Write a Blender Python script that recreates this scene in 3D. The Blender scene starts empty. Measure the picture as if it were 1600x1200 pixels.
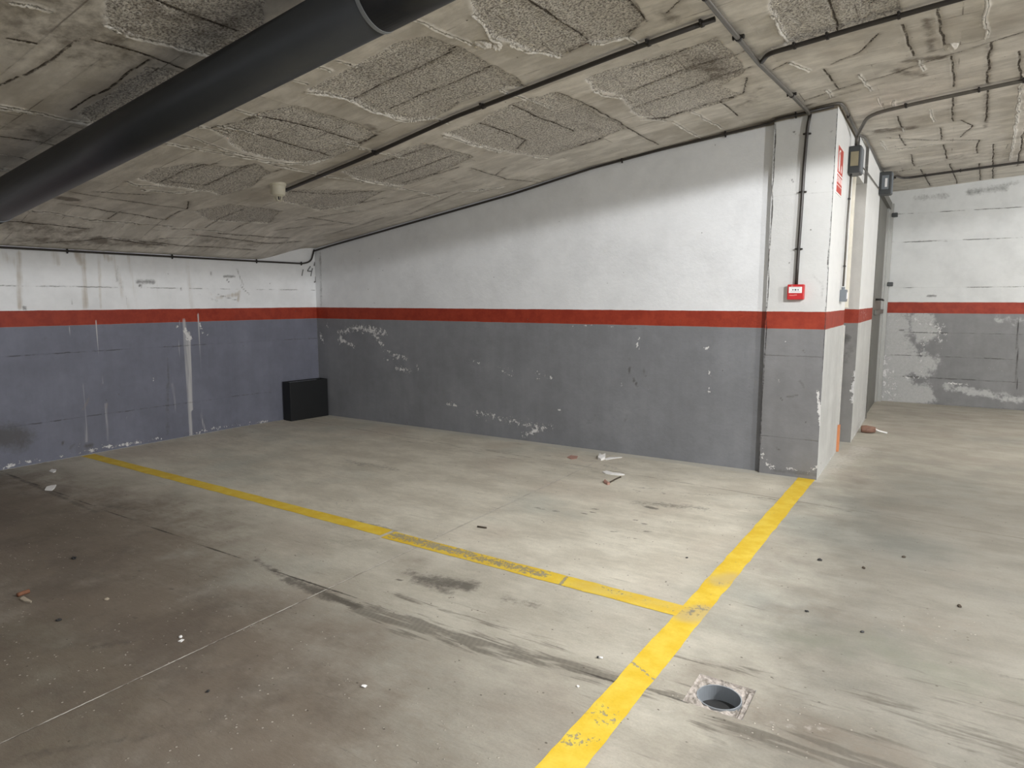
import bpy, bmesh, math, random
import numpy as np
from mathutils import Vector, Matrix
C = bpy.context.scene.collection
random.seed(4)

# ------------------------------------------------------------ camera
FPX = 1050.0
TH = math.atan2(132, FPX); YAW = math.radians(32.3)
CAM = np.array([0, 0, 1.5])
Fw = np.array([-math.sin(YAW)*math.cos(TH), math.cos(YAW)*math.cos(TH), -math.sin(TH)])
Rt = np.array([math.cos(YAW), math.sin(YAW), 0.0])
Up = np.cross(Rt, Fw)
cam = bpy.data.cameras.new('camera'); cam.sensor_width = 36; cam.lens = FPX/1600*36
cam.clip_start = 0.05; cam.clip_end = 200
co = bpy.data.objects.new('camera', cam); C.objects.link(co)
co.matrix_world = Matrix(((Rt[0], Up[0], -Fw[0], CAM[0]), (Rt[1], Up[1], -Fw[1], CAM[1]), (Rt[2], Up[2], -Fw[2], CAM[2]), (0, 0, 0, 1)))
bpy.context.scene.camera = co

# ------------------------------------------------------------ light
vs = bpy.context.scene.view_settings
vs.view_transform = 'Standard'; vs.look = 'None'; vs.gamma = 1; vs.exposure = 0.96
vs.use_curve_mapping = False
w = bpy.data.worlds.new('world'); bpy.context.scene.world = w; w.use_nodes = True
w.node_tree.nodes['Background'].inputs[0].default_value = (0.93, 0.96, 1.0, 1)
w.node_tree.nodes['Background'].inputs[1].default_value = 0.30

LAMPC = (0.985, 0.99, 1.0)
def tube_fill_lamp(loc, power, kind='POINT', tilt=0.0):
    l = bpy.data.lights.new('tube_fill_light', kind); l.shadow_soft_size = .07; l.energy = power; l.color = LAMPC
    if kind == 'SPOT': l.spot_size = math.radians(179); l.spot_blend = .035     # lower half only, like a batten under an opaque reflector, parallel to the slab
    o = bpy.data.objects.new('tube_fill_light', l); C.objects.link(o); o.location = loc; o.rotation_euler = (0, tilt, 0)
# aisle batten lights right of the bay, plus unseen lamps added as fill
tube_fill_lamp((1.2, 3.0, 2.90), 225, 'SPOT', -.11)
tube_fill_lamp((-0.5, 0.9, 2.66), 58, 'SPOT', -.11)  # added fill lamp near the camera, brightens the bay
tube_fill_lamp((4.3, 2.6, 3.02), 235)
tube_fill_lamp((3.0, 8.4, 2.95), 95)  # added lamp, there to light the far wall

# ------------------------------------------------------------ pixel -> place
def ray(px, py):
    return Fw*FPX + Rt*(px-800) - Up*(py-600)
def hit(px, py, ax, d):
    r = ray(px, py); return CAM + (d-CAM[ax])/r[ax]*r
def fl(px, py): return hit(px, py, 2, 0.0)
XS = [-6.94, -6.48, -3.8, -2.9, -1.66, -0.77, 0.83, 8]
ZS = [2.13, 2.20, 2.61, 2.77, 2.93, 3.03, 3.13, 3.35]
def ss(a, b, t):
    t = np.clip((t-a)/(b-a), 0, 1); return t*t*(3-2*t)
def zc(x, y):
    return np.interp(x, XS, ZS) - 0.16*(1-ss(5.2, 6.0, y))*(1-ss(-6.94, -6.0, x))
def cl(px, py, off=0.0):
    r = ray(px, py); r = r/np.linalg.norm(r)
    t = np.arange(0.4, 25, 0.004); P = CAM + t[:, None]*r
    k = np.argmax(P[:, 2] >= zc(P[:, 0], P[:, 1])-off)
    return P[k]

# ------------------------------------------------------------ numpy noise / distances
_rng = np.random.RandomState(7)
_tab = _rng.rand(256, 256)
def vnoise(x, y):
    xi = np.floor(x).astype(int); yi = np.floor(y).astype(int)
    fx = x-xi; fy = y-yi; fx = fx*fx*(3-2*fx); fy = fy*fy*(3-2*fy)
    a = _tab[xi % 256, yi % 256]; b = _tab[(xi+1) % 256, yi % 256]
    c = _tab[xi % 256, (yi+1) % 256]; d = _tab[(xi+1) % 256, (yi+1) % 256]
    return (a*(1-fx)+b*fx)*(1-fy)+(c*(1-fx)+d*fx)*fy
def fbm(x, y, n=4):
    s = 0; a = .5; t = 0
    for i in range(n):
        s = s+a*vnoise(x*2**i+17*i, y*2**i+31*i); t += a; a *= .5
    return s/t
def segdist(P, a, b):
    a = np.asarray(a, float); b = np.asarray(b, float); d = b-a; L = max(d@d, 1e-9)
    t = np.clip(((P-a)@d)/L, 0, 1)
    return np.linalg.norm(P-(a+t[:, None]*d), axis=1)
def linedist(P, lines, lim=0.1):
    D = np.full(len(P), lim)
    for ln in lines:
        for a, b in zip(ln[:-1], ln[1:]):
            lo = np.minimum(a, b)-lim; hi = np.maximum(a, b)+lim
            k = np.where(np.all((P > lo) & (P < hi), axis=1))[0]
            if len(k): D[k] = np.minimum(D[k], segdist(P[k], a, b))
    return D
def polysd(P, poly, lim=0.08):
    poly = np.asarray(poly); D = linedist(P, [list(poly)+[poly[0]]], lim)
    ins = np.zeros(len(P), bool); n = len(poly)
    for i in range(n):
        x1, y1 = poly[i]; x2, y2 = poly[(i+1) % n]
        if y1 == y2: continue
        c = ((P[:, 1] >= y1) != (P[:, 1] >= y2)) & (P[:, 0] < (x2-x1)*(P[:, 1]-y1)/(y2-y1)+x1)
        ins ^= c
    return np.where(ins, D, -D)
def caps(P, lst):
    """soft capsules in space: (a, b, radius, strength)"""
    M = np.zeros(len(P))
    for a, b, r, s in lst:
        M = np.maximum(M, s*(1-ss(0.0, r, segdist(P, a, b))))
    return M

# ------------------------------------------------------------ object helpers
def link(o, parent=None):
    C.objects.link(o)
    if parent is not None: o.parent = parent
    return o
def obj(name, bm, mat, parent=None, smooth=False, bevel=0):
    me = bpy.data.meshes.new(name); bmesh.ops.recalc_face_normals(bm, faces=bm.faces)
    bm.to_mesh(me); bm.free(); me.materials.append(mat)
    if smooth:
        for p in me.polygons: p.use_smooth = True
    o = link(bpy.data.objects.new(name, me), parent)
    if bevel:
        m = o.modifiers.new('bevel', 'BEVEL'); m.width = bevel; m.segments = 2; m.limit_method = 'ANGLE'
    return o
def tag(o, label, cat, group=None):
    o['label'] = label; o['category'] = cat
    if group: o['group'] = group
    return o
def thing(name, label, cat, loc, rot=(0, 0, 0), group=None):
    o = bpy.data.objects.new(name, None); o.empty_display_size = .05; C.objects.link(o)
    o.location = [float(v) for v in loc]; o.rotation_euler = rot
    return tag(o, label, cat, group)
def box(bm, lo, hi):
    v = [bm.verts.new((x, y, z)) for x in (lo[0], hi[0]) for y in (lo[1], hi[1]) for z in (lo[2], hi[2])]
    for f in ((0, 1, 3, 2), (4, 6, 7, 5), (0, 4, 5, 1), (2, 3, 7, 6), (0, 2, 6, 4), (1, 5, 7, 3)):
        bm.faces.new([v[i] for i in f])
def boxo(name, lo, hi, mat, parent=None, bevel=0):
    bm = bmesh.new(); box(bm, lo, hi); return obj(name, bm, mat, parent, bevel=bevel)
def lathe(bm, prof, n=32, cap=True, M=None):
    rings = []
    for r, z in prof:
        rings.append([bm.verts.new((r*math.cos(2*math.pi*k/n), r*math.sin(2*math.pi*k/n), z)) for k in range(n)])
    for a, b in zip(rings[:-1], rings[1:]):
        for k in range(n): bm.faces.new((a[k], a[(k+1) % n], b[(k+1) % n], b[k]))
    if cap:
        bm.faces.new(rings[0][::-1]); bm.faces.new(rings[-1])
    if M is not None: bmesh.ops.transform(bm, matrix=M, verts=bm.verts)
def smoothpath(pts, rad=0.05, seg=6):
    pts = [Vector(p) for p in pts]; out = [pts[0]]
    for i in range(1, len(pts)-1):
        a, p, b = pts[i-1], pts[i], pts[i+1]
        r = min(rad, (a-p).length*.45, (b-p).length*.45)
        s = p+(a-p).normalized()*r; e = p+(b-p).normalized()*r
        for k in range(seg+1):
            t = k/seg; out.append(s*(1-t)**2+p*2*t*(1-t)+e*t*t)
    out.append(pts[-1]); return out
def tube(bm, pts, r, n=14, cap=True):
    pts = [Vector(p) for p in pts]; rings = []; up = None
    for i, p in enumerate(pts):
        d = (pts[min(i+1, len(pts)-1)]-pts[max(i-1, 0)]).normalized()
        if up is None:
            up = d.orthogonal().normalized()
        up = (up-d*up.dot(d)).normalized(); s = d.cross(up)
        rr = r[i] if isinstance(r, (list, tuple)) else r
        rings.append([bm.verts.new(p+(up*math.cos(2*math.pi*k/n)+s*math.sin(2*math.pi*k/n))*rr) for k in range(n)])
    for a, b in zip(rings[:-1], rings[1:]):
        for k in range(n): bm.faces.new((a[k], a[(k+1) % n], b[(k+1) % n], b[k]))
    if cap: bm.faces.new(rings[0][::-1]); bm.faces.new(rings[-1])
def gridmesh(name, us, vs_, fn, attrs, mat, keep=None, parent=None, smooth=False):
    """fn(U,V)->N,3 positions; attrs: dict name->array or callable(P)"""
    U, V = np.meshgrid(us, vs_, indexing='ij'); nu, nv = len(us), len(vs_)
    P = fn(U.ravel(), V.ravel())
    idx = np.arange(nu*nv).reshape(nu, nv)
    q = np.stack([idx[:-1, :-1], idx[1:, :-1], idx[1:, 1:], idx[:-1, 1:]], -1).reshape(-1, 4)
    if keep is not None:
        cu = (U[:-1, :-1]+U[1:, 1:]).ravel()/2; cv = (V[:-1, :-1]+V[1:, 1:]).ravel()/2
        q = q[keep(cu, cv)]
    me = bpy.data.meshes.new(name)
    me.vertices.add(len(P)); me.vertices.foreach_set('co', P.astype(np.float32).ravel())
    me.loops.add(q.size); me.loops.foreach_set('vertex_index', q.ravel().astype(np.int32))
    me.polygons.add(len(q)); me.polygons.foreach_set('loop_start', np.arange(0, q.size, 4, dtype=np.int32))
    if smooth: me.polygons.foreach_set('use_smooth', np.ones(len(q), bool))
    me.update(calc_edges=True); me.validate()
    for k, v in attrs.items():
        a = me.attributes.new(k, 'FLOAT', 'POINT'); val = v(P) if callable(v) else v
        a.data.foreach_set('value', np.asarray(val, np.float32))
    me.materials.append(mat)
    return link(bpy.data.objects.new(name, me), parent)
def struct(o):
    o['kind'] = 'structure'; return o

# ------------------------------------------------------------ shader expressions
class X:
    def __init__(s, g, k): s.g = g; s.k = k
    def _b(s, op, o, r=False): return s.g.m(op, o, s) if r else s.g.m(op, s, o)
    def __add__(s, o): return s._b('ADD', o)
    __radd__ = __add__
    def __sub__(s, o): return s._b('SUBTRACT', o)
    def __rsub__(s, o): return s._b('SUBTRACT', o, True)
    def __mul__(s, o): return s._b('MULTIPLY', o)
    __rmul__ = __mul__
class Mat:
    def __init__(s, name, rough=.8):
        s.mat = bpy.data.materials.new(name); s.mat.use_nodes = True; s.t = s.mat.node_tree
        s.b = s.t.nodes['Principled BSDF']; s.b.inputs['Roughness'].default_value = rough
        s.pos = X(s, s.t.nodes.new('ShaderNodeNewGeometry').outputs['Position'])
        sp = s.t.nodes.new('ShaderNodeSeparateXYZ'); s.t.links.new(s.pos.k, sp.inputs[0])
        s.x, s.y, s.z = (X(s, sp.outputs[i]) for i in range(3))
    def put(s, v, inp):
        if isinstance(v, X): s.t.links.new(v.k, inp)
        elif isinstance(v, (tuple, list)): inp.default_value = tuple(v)+((1,) if len(v) == 3 and len(inp.default_value) == 4 else ())
        else: inp.default_value = v
    def m(s, op, a, b=0.0, c=None):
        n = s.t.nodes.new('ShaderNodeMath'); n.operation = op; s.put(a, n.inputs[0]); s.put(b, n.inputs[1])
        if c is not None: s.put(c, n.inputs[2])
        return X(s, n.outputs[0])
    def abs(s, a): return s.m('ABSOLUTE', a)
    def max(s, a, b): return s.m('MAXIMUM', a, b)
    def st(s, lo, hi, v):
        n = s.t.nodes.new('ShaderNodeMapRange'); n.interpolation_type = 'SMOOTHSTEP'
        inv = lo > hi
        n.inputs['From Min'].default_value = min(lo, hi); n.inputs['From Max'].default_value = max(lo, hi)
        n.inputs['To Min'].default_value = 1.0 if inv else 0.0; n.inputs['To Max'].default_value = 0.0 if inv else 1.0
        s.put(v, n.inputs['Value']); return X(s, n.outputs[0])
    def noise(s, scale, detail=3, rough=.55, st=(1, 1, 1), off=(0, 0, 0), dist=0):
        mp = s.t.nodes.new('ShaderNodeMapping'); s.t.links.new(s.pos.k, mp.inputs[0])
        mp.inputs['Scale'].default_value = st; mp.inputs['Location'].default_value = off
        n = s.t.nodes.new('ShaderNodeTexNoise'); s.t.links.new(mp.outputs[0], n.inputs['Vector'])
        n.inputs['Scale'].default_value = scale; n.inputs['Detail'].default_value = detail
        n.inputs['Roughness'].default_value = rough; n.inputs['Distortion'].default_value = dist
        return X(s, n.outputs['Fac'])
    def vor(s, scale, st=(1, 1, 1)):
        mp = s.t.nodes.new('ShaderNodeMapping'); s.t.links.new(s.pos.k, mp.inputs[0]); mp.inputs['Scale'].default_value = st
        n = s.t.nodes.new('ShaderNodeTexVoronoi'); s.t.links.new(mp.outputs[0], n.inputs['Vector']); n.inputs['Scale'].default_value = scale
        return X(s, n.outputs['Distance'])
    def at(s, name):
        n = s.t.nodes.new('ShaderNodeAttribute'); n.attribute_name = name; return X(s, n.outputs['Fac'])
    def mix(s, f, a, b):
        n = s.t.nodes.new('ShaderNodeMix'); n.data_type = 'RGBA'; s.put(f, n.inputs[0]); s.put(a, n.inputs[6]); s.put(b, n.inputs[7])
        return X(s, n.outputs[2])
    def mul(s, col, f):
        n = s.t.nodes.new('ShaderNodeMix'); n.data_type = 'RGBA'; n.blend_type = 'MULTIPLY'; n.inputs[0].default_value = 1
        s.put(col, n.inputs[6])
        cmb = s.t.nodes.new('ShaderNodeCombineColor')
        for i in range(3): s.put(f, cmb.inputs[i])
        s.t.links.new(cmb.outputs[0], n.inputs[7]); return X(s, n.outputs[2])
    def done(s, col, height=None, rough=None, metal=None, strength=1.0, spec=None):
        s.put(col, s.b.inputs['Base Color'])
        if rough is not None: s.put(rough, s.b.inputs['Roughness'])
        if metal is not None: s.b.inputs['Metallic'].default_value = metal
        if spec is not None: s.b.inputs['Specular IOR Level'].default_value = spec
        if height is not None:
            n = s.t.nodes.new('ShaderNodeBump'); n.inputs['Distance'].default_value = 1; n.inputs['Strength'].default_value = strength
            s.put(height, n.inputs['Height']); s.t.links.new(n.outputs[0], s.b.inputs['Normal'])
        return s.mat

# ---- concrete floor
def concrete_col(g):
    n1 = g.noise(0.55, 4, .6, off=(3, 1, 0)); n2 = g.noise(2.2, 5, .6, st=(1, 1.6, 1)); n3 = g.noise(14, 6, .7, st=(1, 2.2, 1)); n4 = g.noise(1.1, 3, .5, off=(9, 4, 2))
    nf = g.noise(90, 4, .75)
    c = g.mix(g.st(.35, .65, n2), (.415, .385, .32), (.515, .485, .41))
    c = g.mix(g.st(.50, .68, n1)*.5, c, (.30, .32, .29))
    c = g.mix(g.st(.52, .72, n4)*.5, c, (.40, .345, .285))
    c = g.mul(c, .76+n3*.46); c = g.mul(c, .80+nf*.38); st2 = g.noise(5, 5, .7, st=(.5, 3, 1), off=(2, 6, 0), dist=.5); c = g.mul(c, .86+st2*.26)
    return c, n3, nf
def make_floor_mat():
    g = Mat('floor_concrete', .7)
    c, n3, nf = concrete_col(g)
    w1 = g.noise(5, 4, .6); w2 = g.noise(30, 5, .7)
    wst = g.noise(10, 4, .6, st=(.35, 3.2, 1), dist=.6)
    # aisle and foreground darkened in colour, against too much lamp light there
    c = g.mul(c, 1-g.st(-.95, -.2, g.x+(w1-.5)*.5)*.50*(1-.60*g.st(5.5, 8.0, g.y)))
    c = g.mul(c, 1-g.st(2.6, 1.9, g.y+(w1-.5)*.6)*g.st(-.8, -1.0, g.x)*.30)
    # bay floor lightened in colour, making up for weak lamp light
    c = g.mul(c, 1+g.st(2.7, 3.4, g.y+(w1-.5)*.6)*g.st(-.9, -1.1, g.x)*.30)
    # brown grime over the left bay
    gr = g.at('green'); c = g.mix(g.st(.2, .8, gr+(w1-.5)*1.0)*.55, c, (.17, .18, .135))
    br = g.at('brown'); c = g.mix(g.st(.05, .95, br+(w1-.5)*1.0+(n3-.5)*.7)*.78, c, (.150, .115, .085)); c = g.mix(g.st(.50, .72, g.noise(2.6, 5, .7, off=(8, 8, 1))*1.0+br*.08)*g.st(.2, .8, br)*.45, c, (.10, .08, .065))
    dk = g.at('dark'); c = g.mix(g.st(.28, .8, dk+(w2-.5)*1.0+(w1-.5)*.6)*.78, c, (.075, .066, .055))
    ty = g.at('tyre'); tm = g.st(.30, .75, ty+(wst-.5)*2.4)
    rib = g.m('SINE', (g.x*230.0+g.y*60.0+w1*9.0))*.5+.5
    c = g.mix(tm*(.62+rib*.08), c, (.10, .088, .070))
    lt = g.at('light'); c = g.mix(g.st(.30, .90, lt+(w2-.5)*1.3+(w1-.5)*.5)*.6, c, (.62, .60, .55))
    # crumbs of plaster and grit
    v = g.vor(34); sel = g.noise(16, 1); m = g.st(.17, .11, v)*g.st(.50, .54, sel)*g.st(.1, .5, br+.10)*g.st(.47, .56, g.noise(1.7, 3, .6, off=(4, 9, 2)))
    c = g.mix(m*.8, c, (.55, .50, .43))
    v2 = g.vor(26, (1, 1.3, 1)); sel2 = g.noise(11, 1, off=(5, 5, 5)); m2 = g.st(.16, .10, v2)*g.st(.60, .64, sel2)
    c = g.mix(m2*.75, c, (.07, .055, .04))
    # saw-cut joints
    wb = (g.noise(3, 2)-.5)*.006+(g.noise(40, 2)-.5)*.006
    brk = g.noise(5, 4, .7, off=(1, 8, 3))
    d1 = g.abs(g.x+2.605+wb)
    c = g.mix(g.st(.012, .0, d1)*.35, c, (.12, .10, .08))
    c = g.mix(g.st(.0042, .0025, d1)*g.st(.36, .58, brk)*.8, c, (.74, .71, .65))
    # wandering construction joint
    j = g.at('joint')+(g.noise(28, 4, .7)-.5)*.012
    jm = g.st(.010, .003, j)*g.st(.30, .45, brk)
    c = g.mix(jm*.85, c, (.05, .043, .035))
    d3 = g.abs(g.y-5.22+(g.x*.06)+wb)
    c = g.mix(g.st(.012, .002, d3)*g.st(.40, .55, brk)*.6, c, (.13, .11, .08))
    # pale mortar fillet at the foot of the long wall
    fm = g.st(5.925, 5.94, g.y+(g.noise(9, 3)-.5)*.02)*g.st(-.7, -.78, g.x)
    c = g.mix(fm*.55, c, (.50, .49, .45))
    le = g.st(-6.905, -6.925, g.x+(g.noise(16, 4, .7)-.5)*.07)
    c = g.mix(le*.8, c, (.72, .72, .72))
    h = n3*.004+nf*.0012-jm*.004-g.st(.005, .002, d1)*.002-m2*.001+m*.003+tm*.001
    return g.done(c, h, rough=.52+n3*.35, spec=.35)
# ---- plaster ceiling
def make_ceiling_mat():
    g = Mat('ceiling_plaster', .9)
    wf = (g.noise(55, 4, .7)-.5); wm = (g.noise(14, 4, .65)-.5)
    big = g.noise(.9, 4, .6); med = g.noise(4, 5, .65, st=(1, 2, 1)); tr = g.noise(9, 5, .65, st=(.35, 3.4, 1), dist=.4)
    ag = g.noise(85, 2, .6); ag2 = g.vor(70)
    bk = g.t.nodes.new('ShaderNodeTexBrick'); g.t.links.new(g.pos.k, bk.inputs[0])
    for k_, v_ in (('Scale', 1.0), ('Mortar Size', .004), ('Mortar Smooth', .3), ('Brick Width', .98), ('Row Height', .262), ('Bias', 0.0)): bk.inputs[k_].default_value = v_
    bk.inputs['Color1'].default_value = (0, 0, 0, 1); bk.inputs['Color2'].default_value = (1, 1, 1, 1); bk.inputs['Mortar'].default_value = (.5, .5, .5, 1)
    tone = X(g, bk.outputs[0]); seam = X(g, bk.outputs[1])*g.st(.48, .60, g.noise(2.6, 4, .7, off=(3, 3, 8)))
    R = g.st(-.004, .005, g.at('rough')+wf*.018+wm*.02)
    dk = g.at('dark')
    pl = g.mix(g.st(.38, .66, med), (.61, .575, .515), (.78, .74, .67))
    pl = g.mul(pl, .88+tr*.24)
    pl = g.mix(g.st(.52, .70, big)*.45, pl, (.33, .285, .22))
    ro = g.mix(g.st(.34, .60, ag), (.31, .285, .255), (.80, .76, .69))
    ro = g.mix(g.st(.30, .16, ag2)*.3, ro, (.10, .09, .08))
    c = g.mix(R, pl, ro)
    c = g.mix(g.st(.2, .8, dk+wm*1.2)*.72, c, (.105, .08, .055))
    tl = g.m('MULTIPLY', tone, 1.0); c = g.mul(c, .90+tl*.16)
    c = g.mix(seam*.55, c, (.13, .105, .08))
    # dark crack lines between planks, shade of patch edges painted in with them
    cr = g.at('crack')+wf*.014+wm*.008; cm = g.st(.0080, .0034, cr)*g.st(.33, .48, g.noise(9, 4, .7, off=(4, 2, 1)))
    c = g.mix(cm*.9, c, (.045, .035, .028))
    c = g.mix(g.st(.05, .005, cr)*.20, c, (.16, .13, .10))
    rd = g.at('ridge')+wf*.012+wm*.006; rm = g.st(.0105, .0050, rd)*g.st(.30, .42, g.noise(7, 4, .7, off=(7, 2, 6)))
    c = g.mix(rm*.95, c, (.97, .94, .88))  # white edge highlight painted in, on paler plaster lips
    # pockmarks
    pv = g.vor(13); ps = g.noise(6, 1, off=(2, 2, 9)); pm = g.st(.09, .05, pv)*g.st(.58, .62, ps)
    c = g.mix(pm*.8, c, (.10, .08, .06))
    h = R*ag*.013-g.st(.30, .12, ag2)*R*.004+(1-R)*(tr*.003+g.noise(45, 3)*.0008)+wm*.003-cm*.006+rm*.010-pm*.003-seam*.003+tl*.004
    return g.done(c, h, rough=.85, spec=.25)
# ---- two-tone painted wall
def make_wall_mat(name, grey=(.20, .205, .218), white=(.81, .825, .84), joints=(), grime=.4, band=(1.257, 1.400), greyrough=.55, jstr=.8, streak=0.0, wash=False):
    g = Mat(name, .6)
    w1 = g.noise(2.2, 5, .6); w2 = g.noise(38, 5, .7); w3 = g.noise(9, 5, .65); vst = g.noise(7, 5, .65, st=(1, 1, .10))
    wide = g.noise(.8, 3, .5)
    wc = g.mul(g.mix(g.st(.4, .7, w1)*grime, white, tuple(v*.80 for v in white)), .93+w3*.14)
    gc = g.mul(g.mix(g.st(.35, .7, w1)*.55, grey, tuple(v*1.28 for v in grey)), .85+w3*.30)
    gc = g.mul(gc, .86+vst*.28)
    if wash:
        wa = g.at('wash'); gc = g.mix(g.st(.38, .62, wa+(w3-.5)*.9+(w2-.5)*.35)*.85, gc, g.mul((.47, .47, .46), .75+w2*.5))
    zz = g.z+(g.noise(6, 3)-.5)*.008+(w2-.5)*.003
    redc = g.mul(g.mix(g.st(.35, .65, w3), (.27, .031, .014), (.34, .045, .020)), .85+w2*.3)
    is_red = g.st(band[0]-.0015, band[0]+.0015, zz)*g.st(band[1]+.0015, band[1]-.0015, zz)
    is_grey = g.st(band[0]+.0015, band[0]-.0015, zz)
    c = g.mix(is_grey, wc, gc); c = g.mix(is_red, c, redc)
    h = w2*.0014+w3*.004
    if streak:
        vs1 = g.noise(12, 4, .7, st=(1, 1, .05), off=(3, 7, 0)); sw = g.at('streak')
        c = g.mix(g.st(.55, 1.0, sw+(vs1-.5)*1.4)*.75*streak, c, (.62, .61, .60))
        rs = g.at('rust'); c = g.mix(g.st(.42, 1.0, rs+(vs1-.5)*1.2+(w3-.5)*.5)*.62, c, (.34, .255, .15))
    st_ = g.at('stain'); c = g.mix(g.st(.3, .9, st_+(w2-.5)*.7+(w3-.5)*.7)*.75, c, (.085, .08, .075))
    for zj in joints:
        d = g.abs(g.z-zj+(w1-.5)*.02+(g.noise(26, 4, .7)-.5)*.016)
        jm = g.st(.007, .002, d)*g.st(.46, .60, g.noise(3.2, 4, .75, off=(zj*7, zj*3, 0)))*jstr
        c = g.mix(jm*.8, c, (.06, .055, .05)); h = h-jm*.004
        h = h+g.st(-.004, .004, g.z-zj)*.0015
    pe = g.at('peel'); w4 = g.noise(22, 5, .8, off=(5, 1, 3)); pm = g.st(.56, .62, pe*.78+(w4-.5)*2.3+(w2-.5)*.8)*g.st(.03, .15, pe)
    c = g.mix(pm*.92, c, (.76, .75, .74)); h = h-pm*.002
    cr = g.at('crack')+(w2-.5)*.012; cm = g.st(.008, .003, cr)
    c = g.mix(cm*.85, c, (.05, .045, .045)); h = h-cm*.006
    wl = g.at('whiteline')+(w2-.5)*.004; c = g.mix(g.st(.005, .002, wl)*.8, c, (.85, .85, .84))
    un = g.st(.35, .65, g.at('bare')+(w2-.5)*.2)
    c = g.mix(un, c, g.mul((.25, .215, .165), .7+w3*.6))
    pv = g.vor(9); ps = g.noise(5, 1, off=(6, 2, 9)); pt = g.st(.055, .035, pv)*g.st(.57, .61, ps)
    c = g.mix(pt*.75, c, (.13, .12, .11)); h = h-pt*.003
    return g.done(c, h, rough=greyrough, spec=.35)
def plain(name, col, rough=.5, metal=0, var=.15, scale=30, bump=0.0, spec=.5):
    g = Mat(name, rough); n = g.noise(scale, 3, .6)
    return g.done(g.mul(col, 1-var/2+n*var), n*bump if bump else None, metal=metal, spec=spec)
M_floor = make_floor_mat(); M_ceil = make_ceiling_mat()
M_back = make_wall_mat('wall_paint_back')
M_left = make_wall_mat('wall_paint_left', grey=(.165, .172, .215), white=(.88, .89, .90), joints=(1.0, .37, 1.62), grime=.5, streak=1.0, jstr=.7)  # bluish grey carries the cooler light on this wall in its colour
M_pill = make_wall_mat('wall_paint_pillar', white=(.66, .665, .655), grey=(.20, .20, .205), joints=(.33, 1.03, 2.35), grime=.3, jstr=.35)
M_side = make_wall_mat('wall_paint_side_lit', grey=(.50, .50, .48), white=(.80, .80, .78), grime=.2)  # lower grey painted brighter to hold the light falling on this side
M_jamb = make_wall_mat('wall_paint_jamb', grey=(.24, .235, .225), white=(.62, .60, .56), grime=.4)
M_far = make_wall_mat('wall_paint_far', grey=(.20, .20, .20), white=(.68, .69, .68), joints=(2.32, 1.67, 1.03, .69, .38, 2.72), grime=.6, band=(1.305, 1.462), jstr=1.0, wash=True)
M_black = plain('black_plastic', (.008, .009, .010), .5, var=.4, scale=12)
M_pipe = plain('dark_grey_pvc', (.030, .033, .037), .42, var=.3, scale=6)
M_seam = plain('seal_grey', (.26, .28, .30), .5)
M_cond = plain('dark_conduit', (.035, .030, .026), .38, var=.5, scale=20)
M_cond2 = plain('brown_grey_conduit', (.115, .105, .090), .35, var=.4, scale=20)
M_clip = plain('clip_black', (.02, .017, .015), .5)
M_cream = plain('cream_plastic', (.66, .62, .50), .45, var=.1)
M_grey = plain('grey_plastic', (.17, .19, .21), .45, var=.1)
M_dgrey = plain('slate_plastic', (.055, .06, .062), .45, var=.2)
M_red = plain('alarm_red', (.52, .022, .025), .35, var=.1)
M_white = plain('white_plastic', (.85, .84, .84), .4, var=.05)
M_paper = plain('paper_white', (.88, .87, .85), .8, var=.08)
M_sign = plain('sign_red', (.60, .055, .035), .4, var=.08)
M_ink = plain('black_ink', (.03, .03, .03), .6)
M_lens = plain('lamp_diffuser', (.33, .29, .19), .25, var=.2)
M_metal = plain('galvanised_door', (.17, .165, .145), .5, .3, var=.35, scale=5)
M_metall = plain('door_edge_steel', (.42, .42, .40), .45, .3, var=.2)
M_leaf = plain('dry_leaf', (.20, .085, .045), .8, var=.6, scale=60)
M_pink = plain('faded_pink', (.42, .24, .19), .8, var=.5, scale=60)
M_stick = plain('dark_twig', (.06, .045, .03), .8, var=.5, scale=60)
M_tan = plain('tan_crumbs', (.42, .36, .28), .9, var=.5, scale=80)
M_pvcl = plain('pale_grey_pvc', (.27, .295, .32), .35, var=.15)
M_frame = plain('cream_jamb_paint', (.70, .66, .56), .5, var=.35, scale=14)
M_plug = plain('plaster_lump', (.72, .68, .61), .9, var=.3, scale=50, bump=.01)

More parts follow.
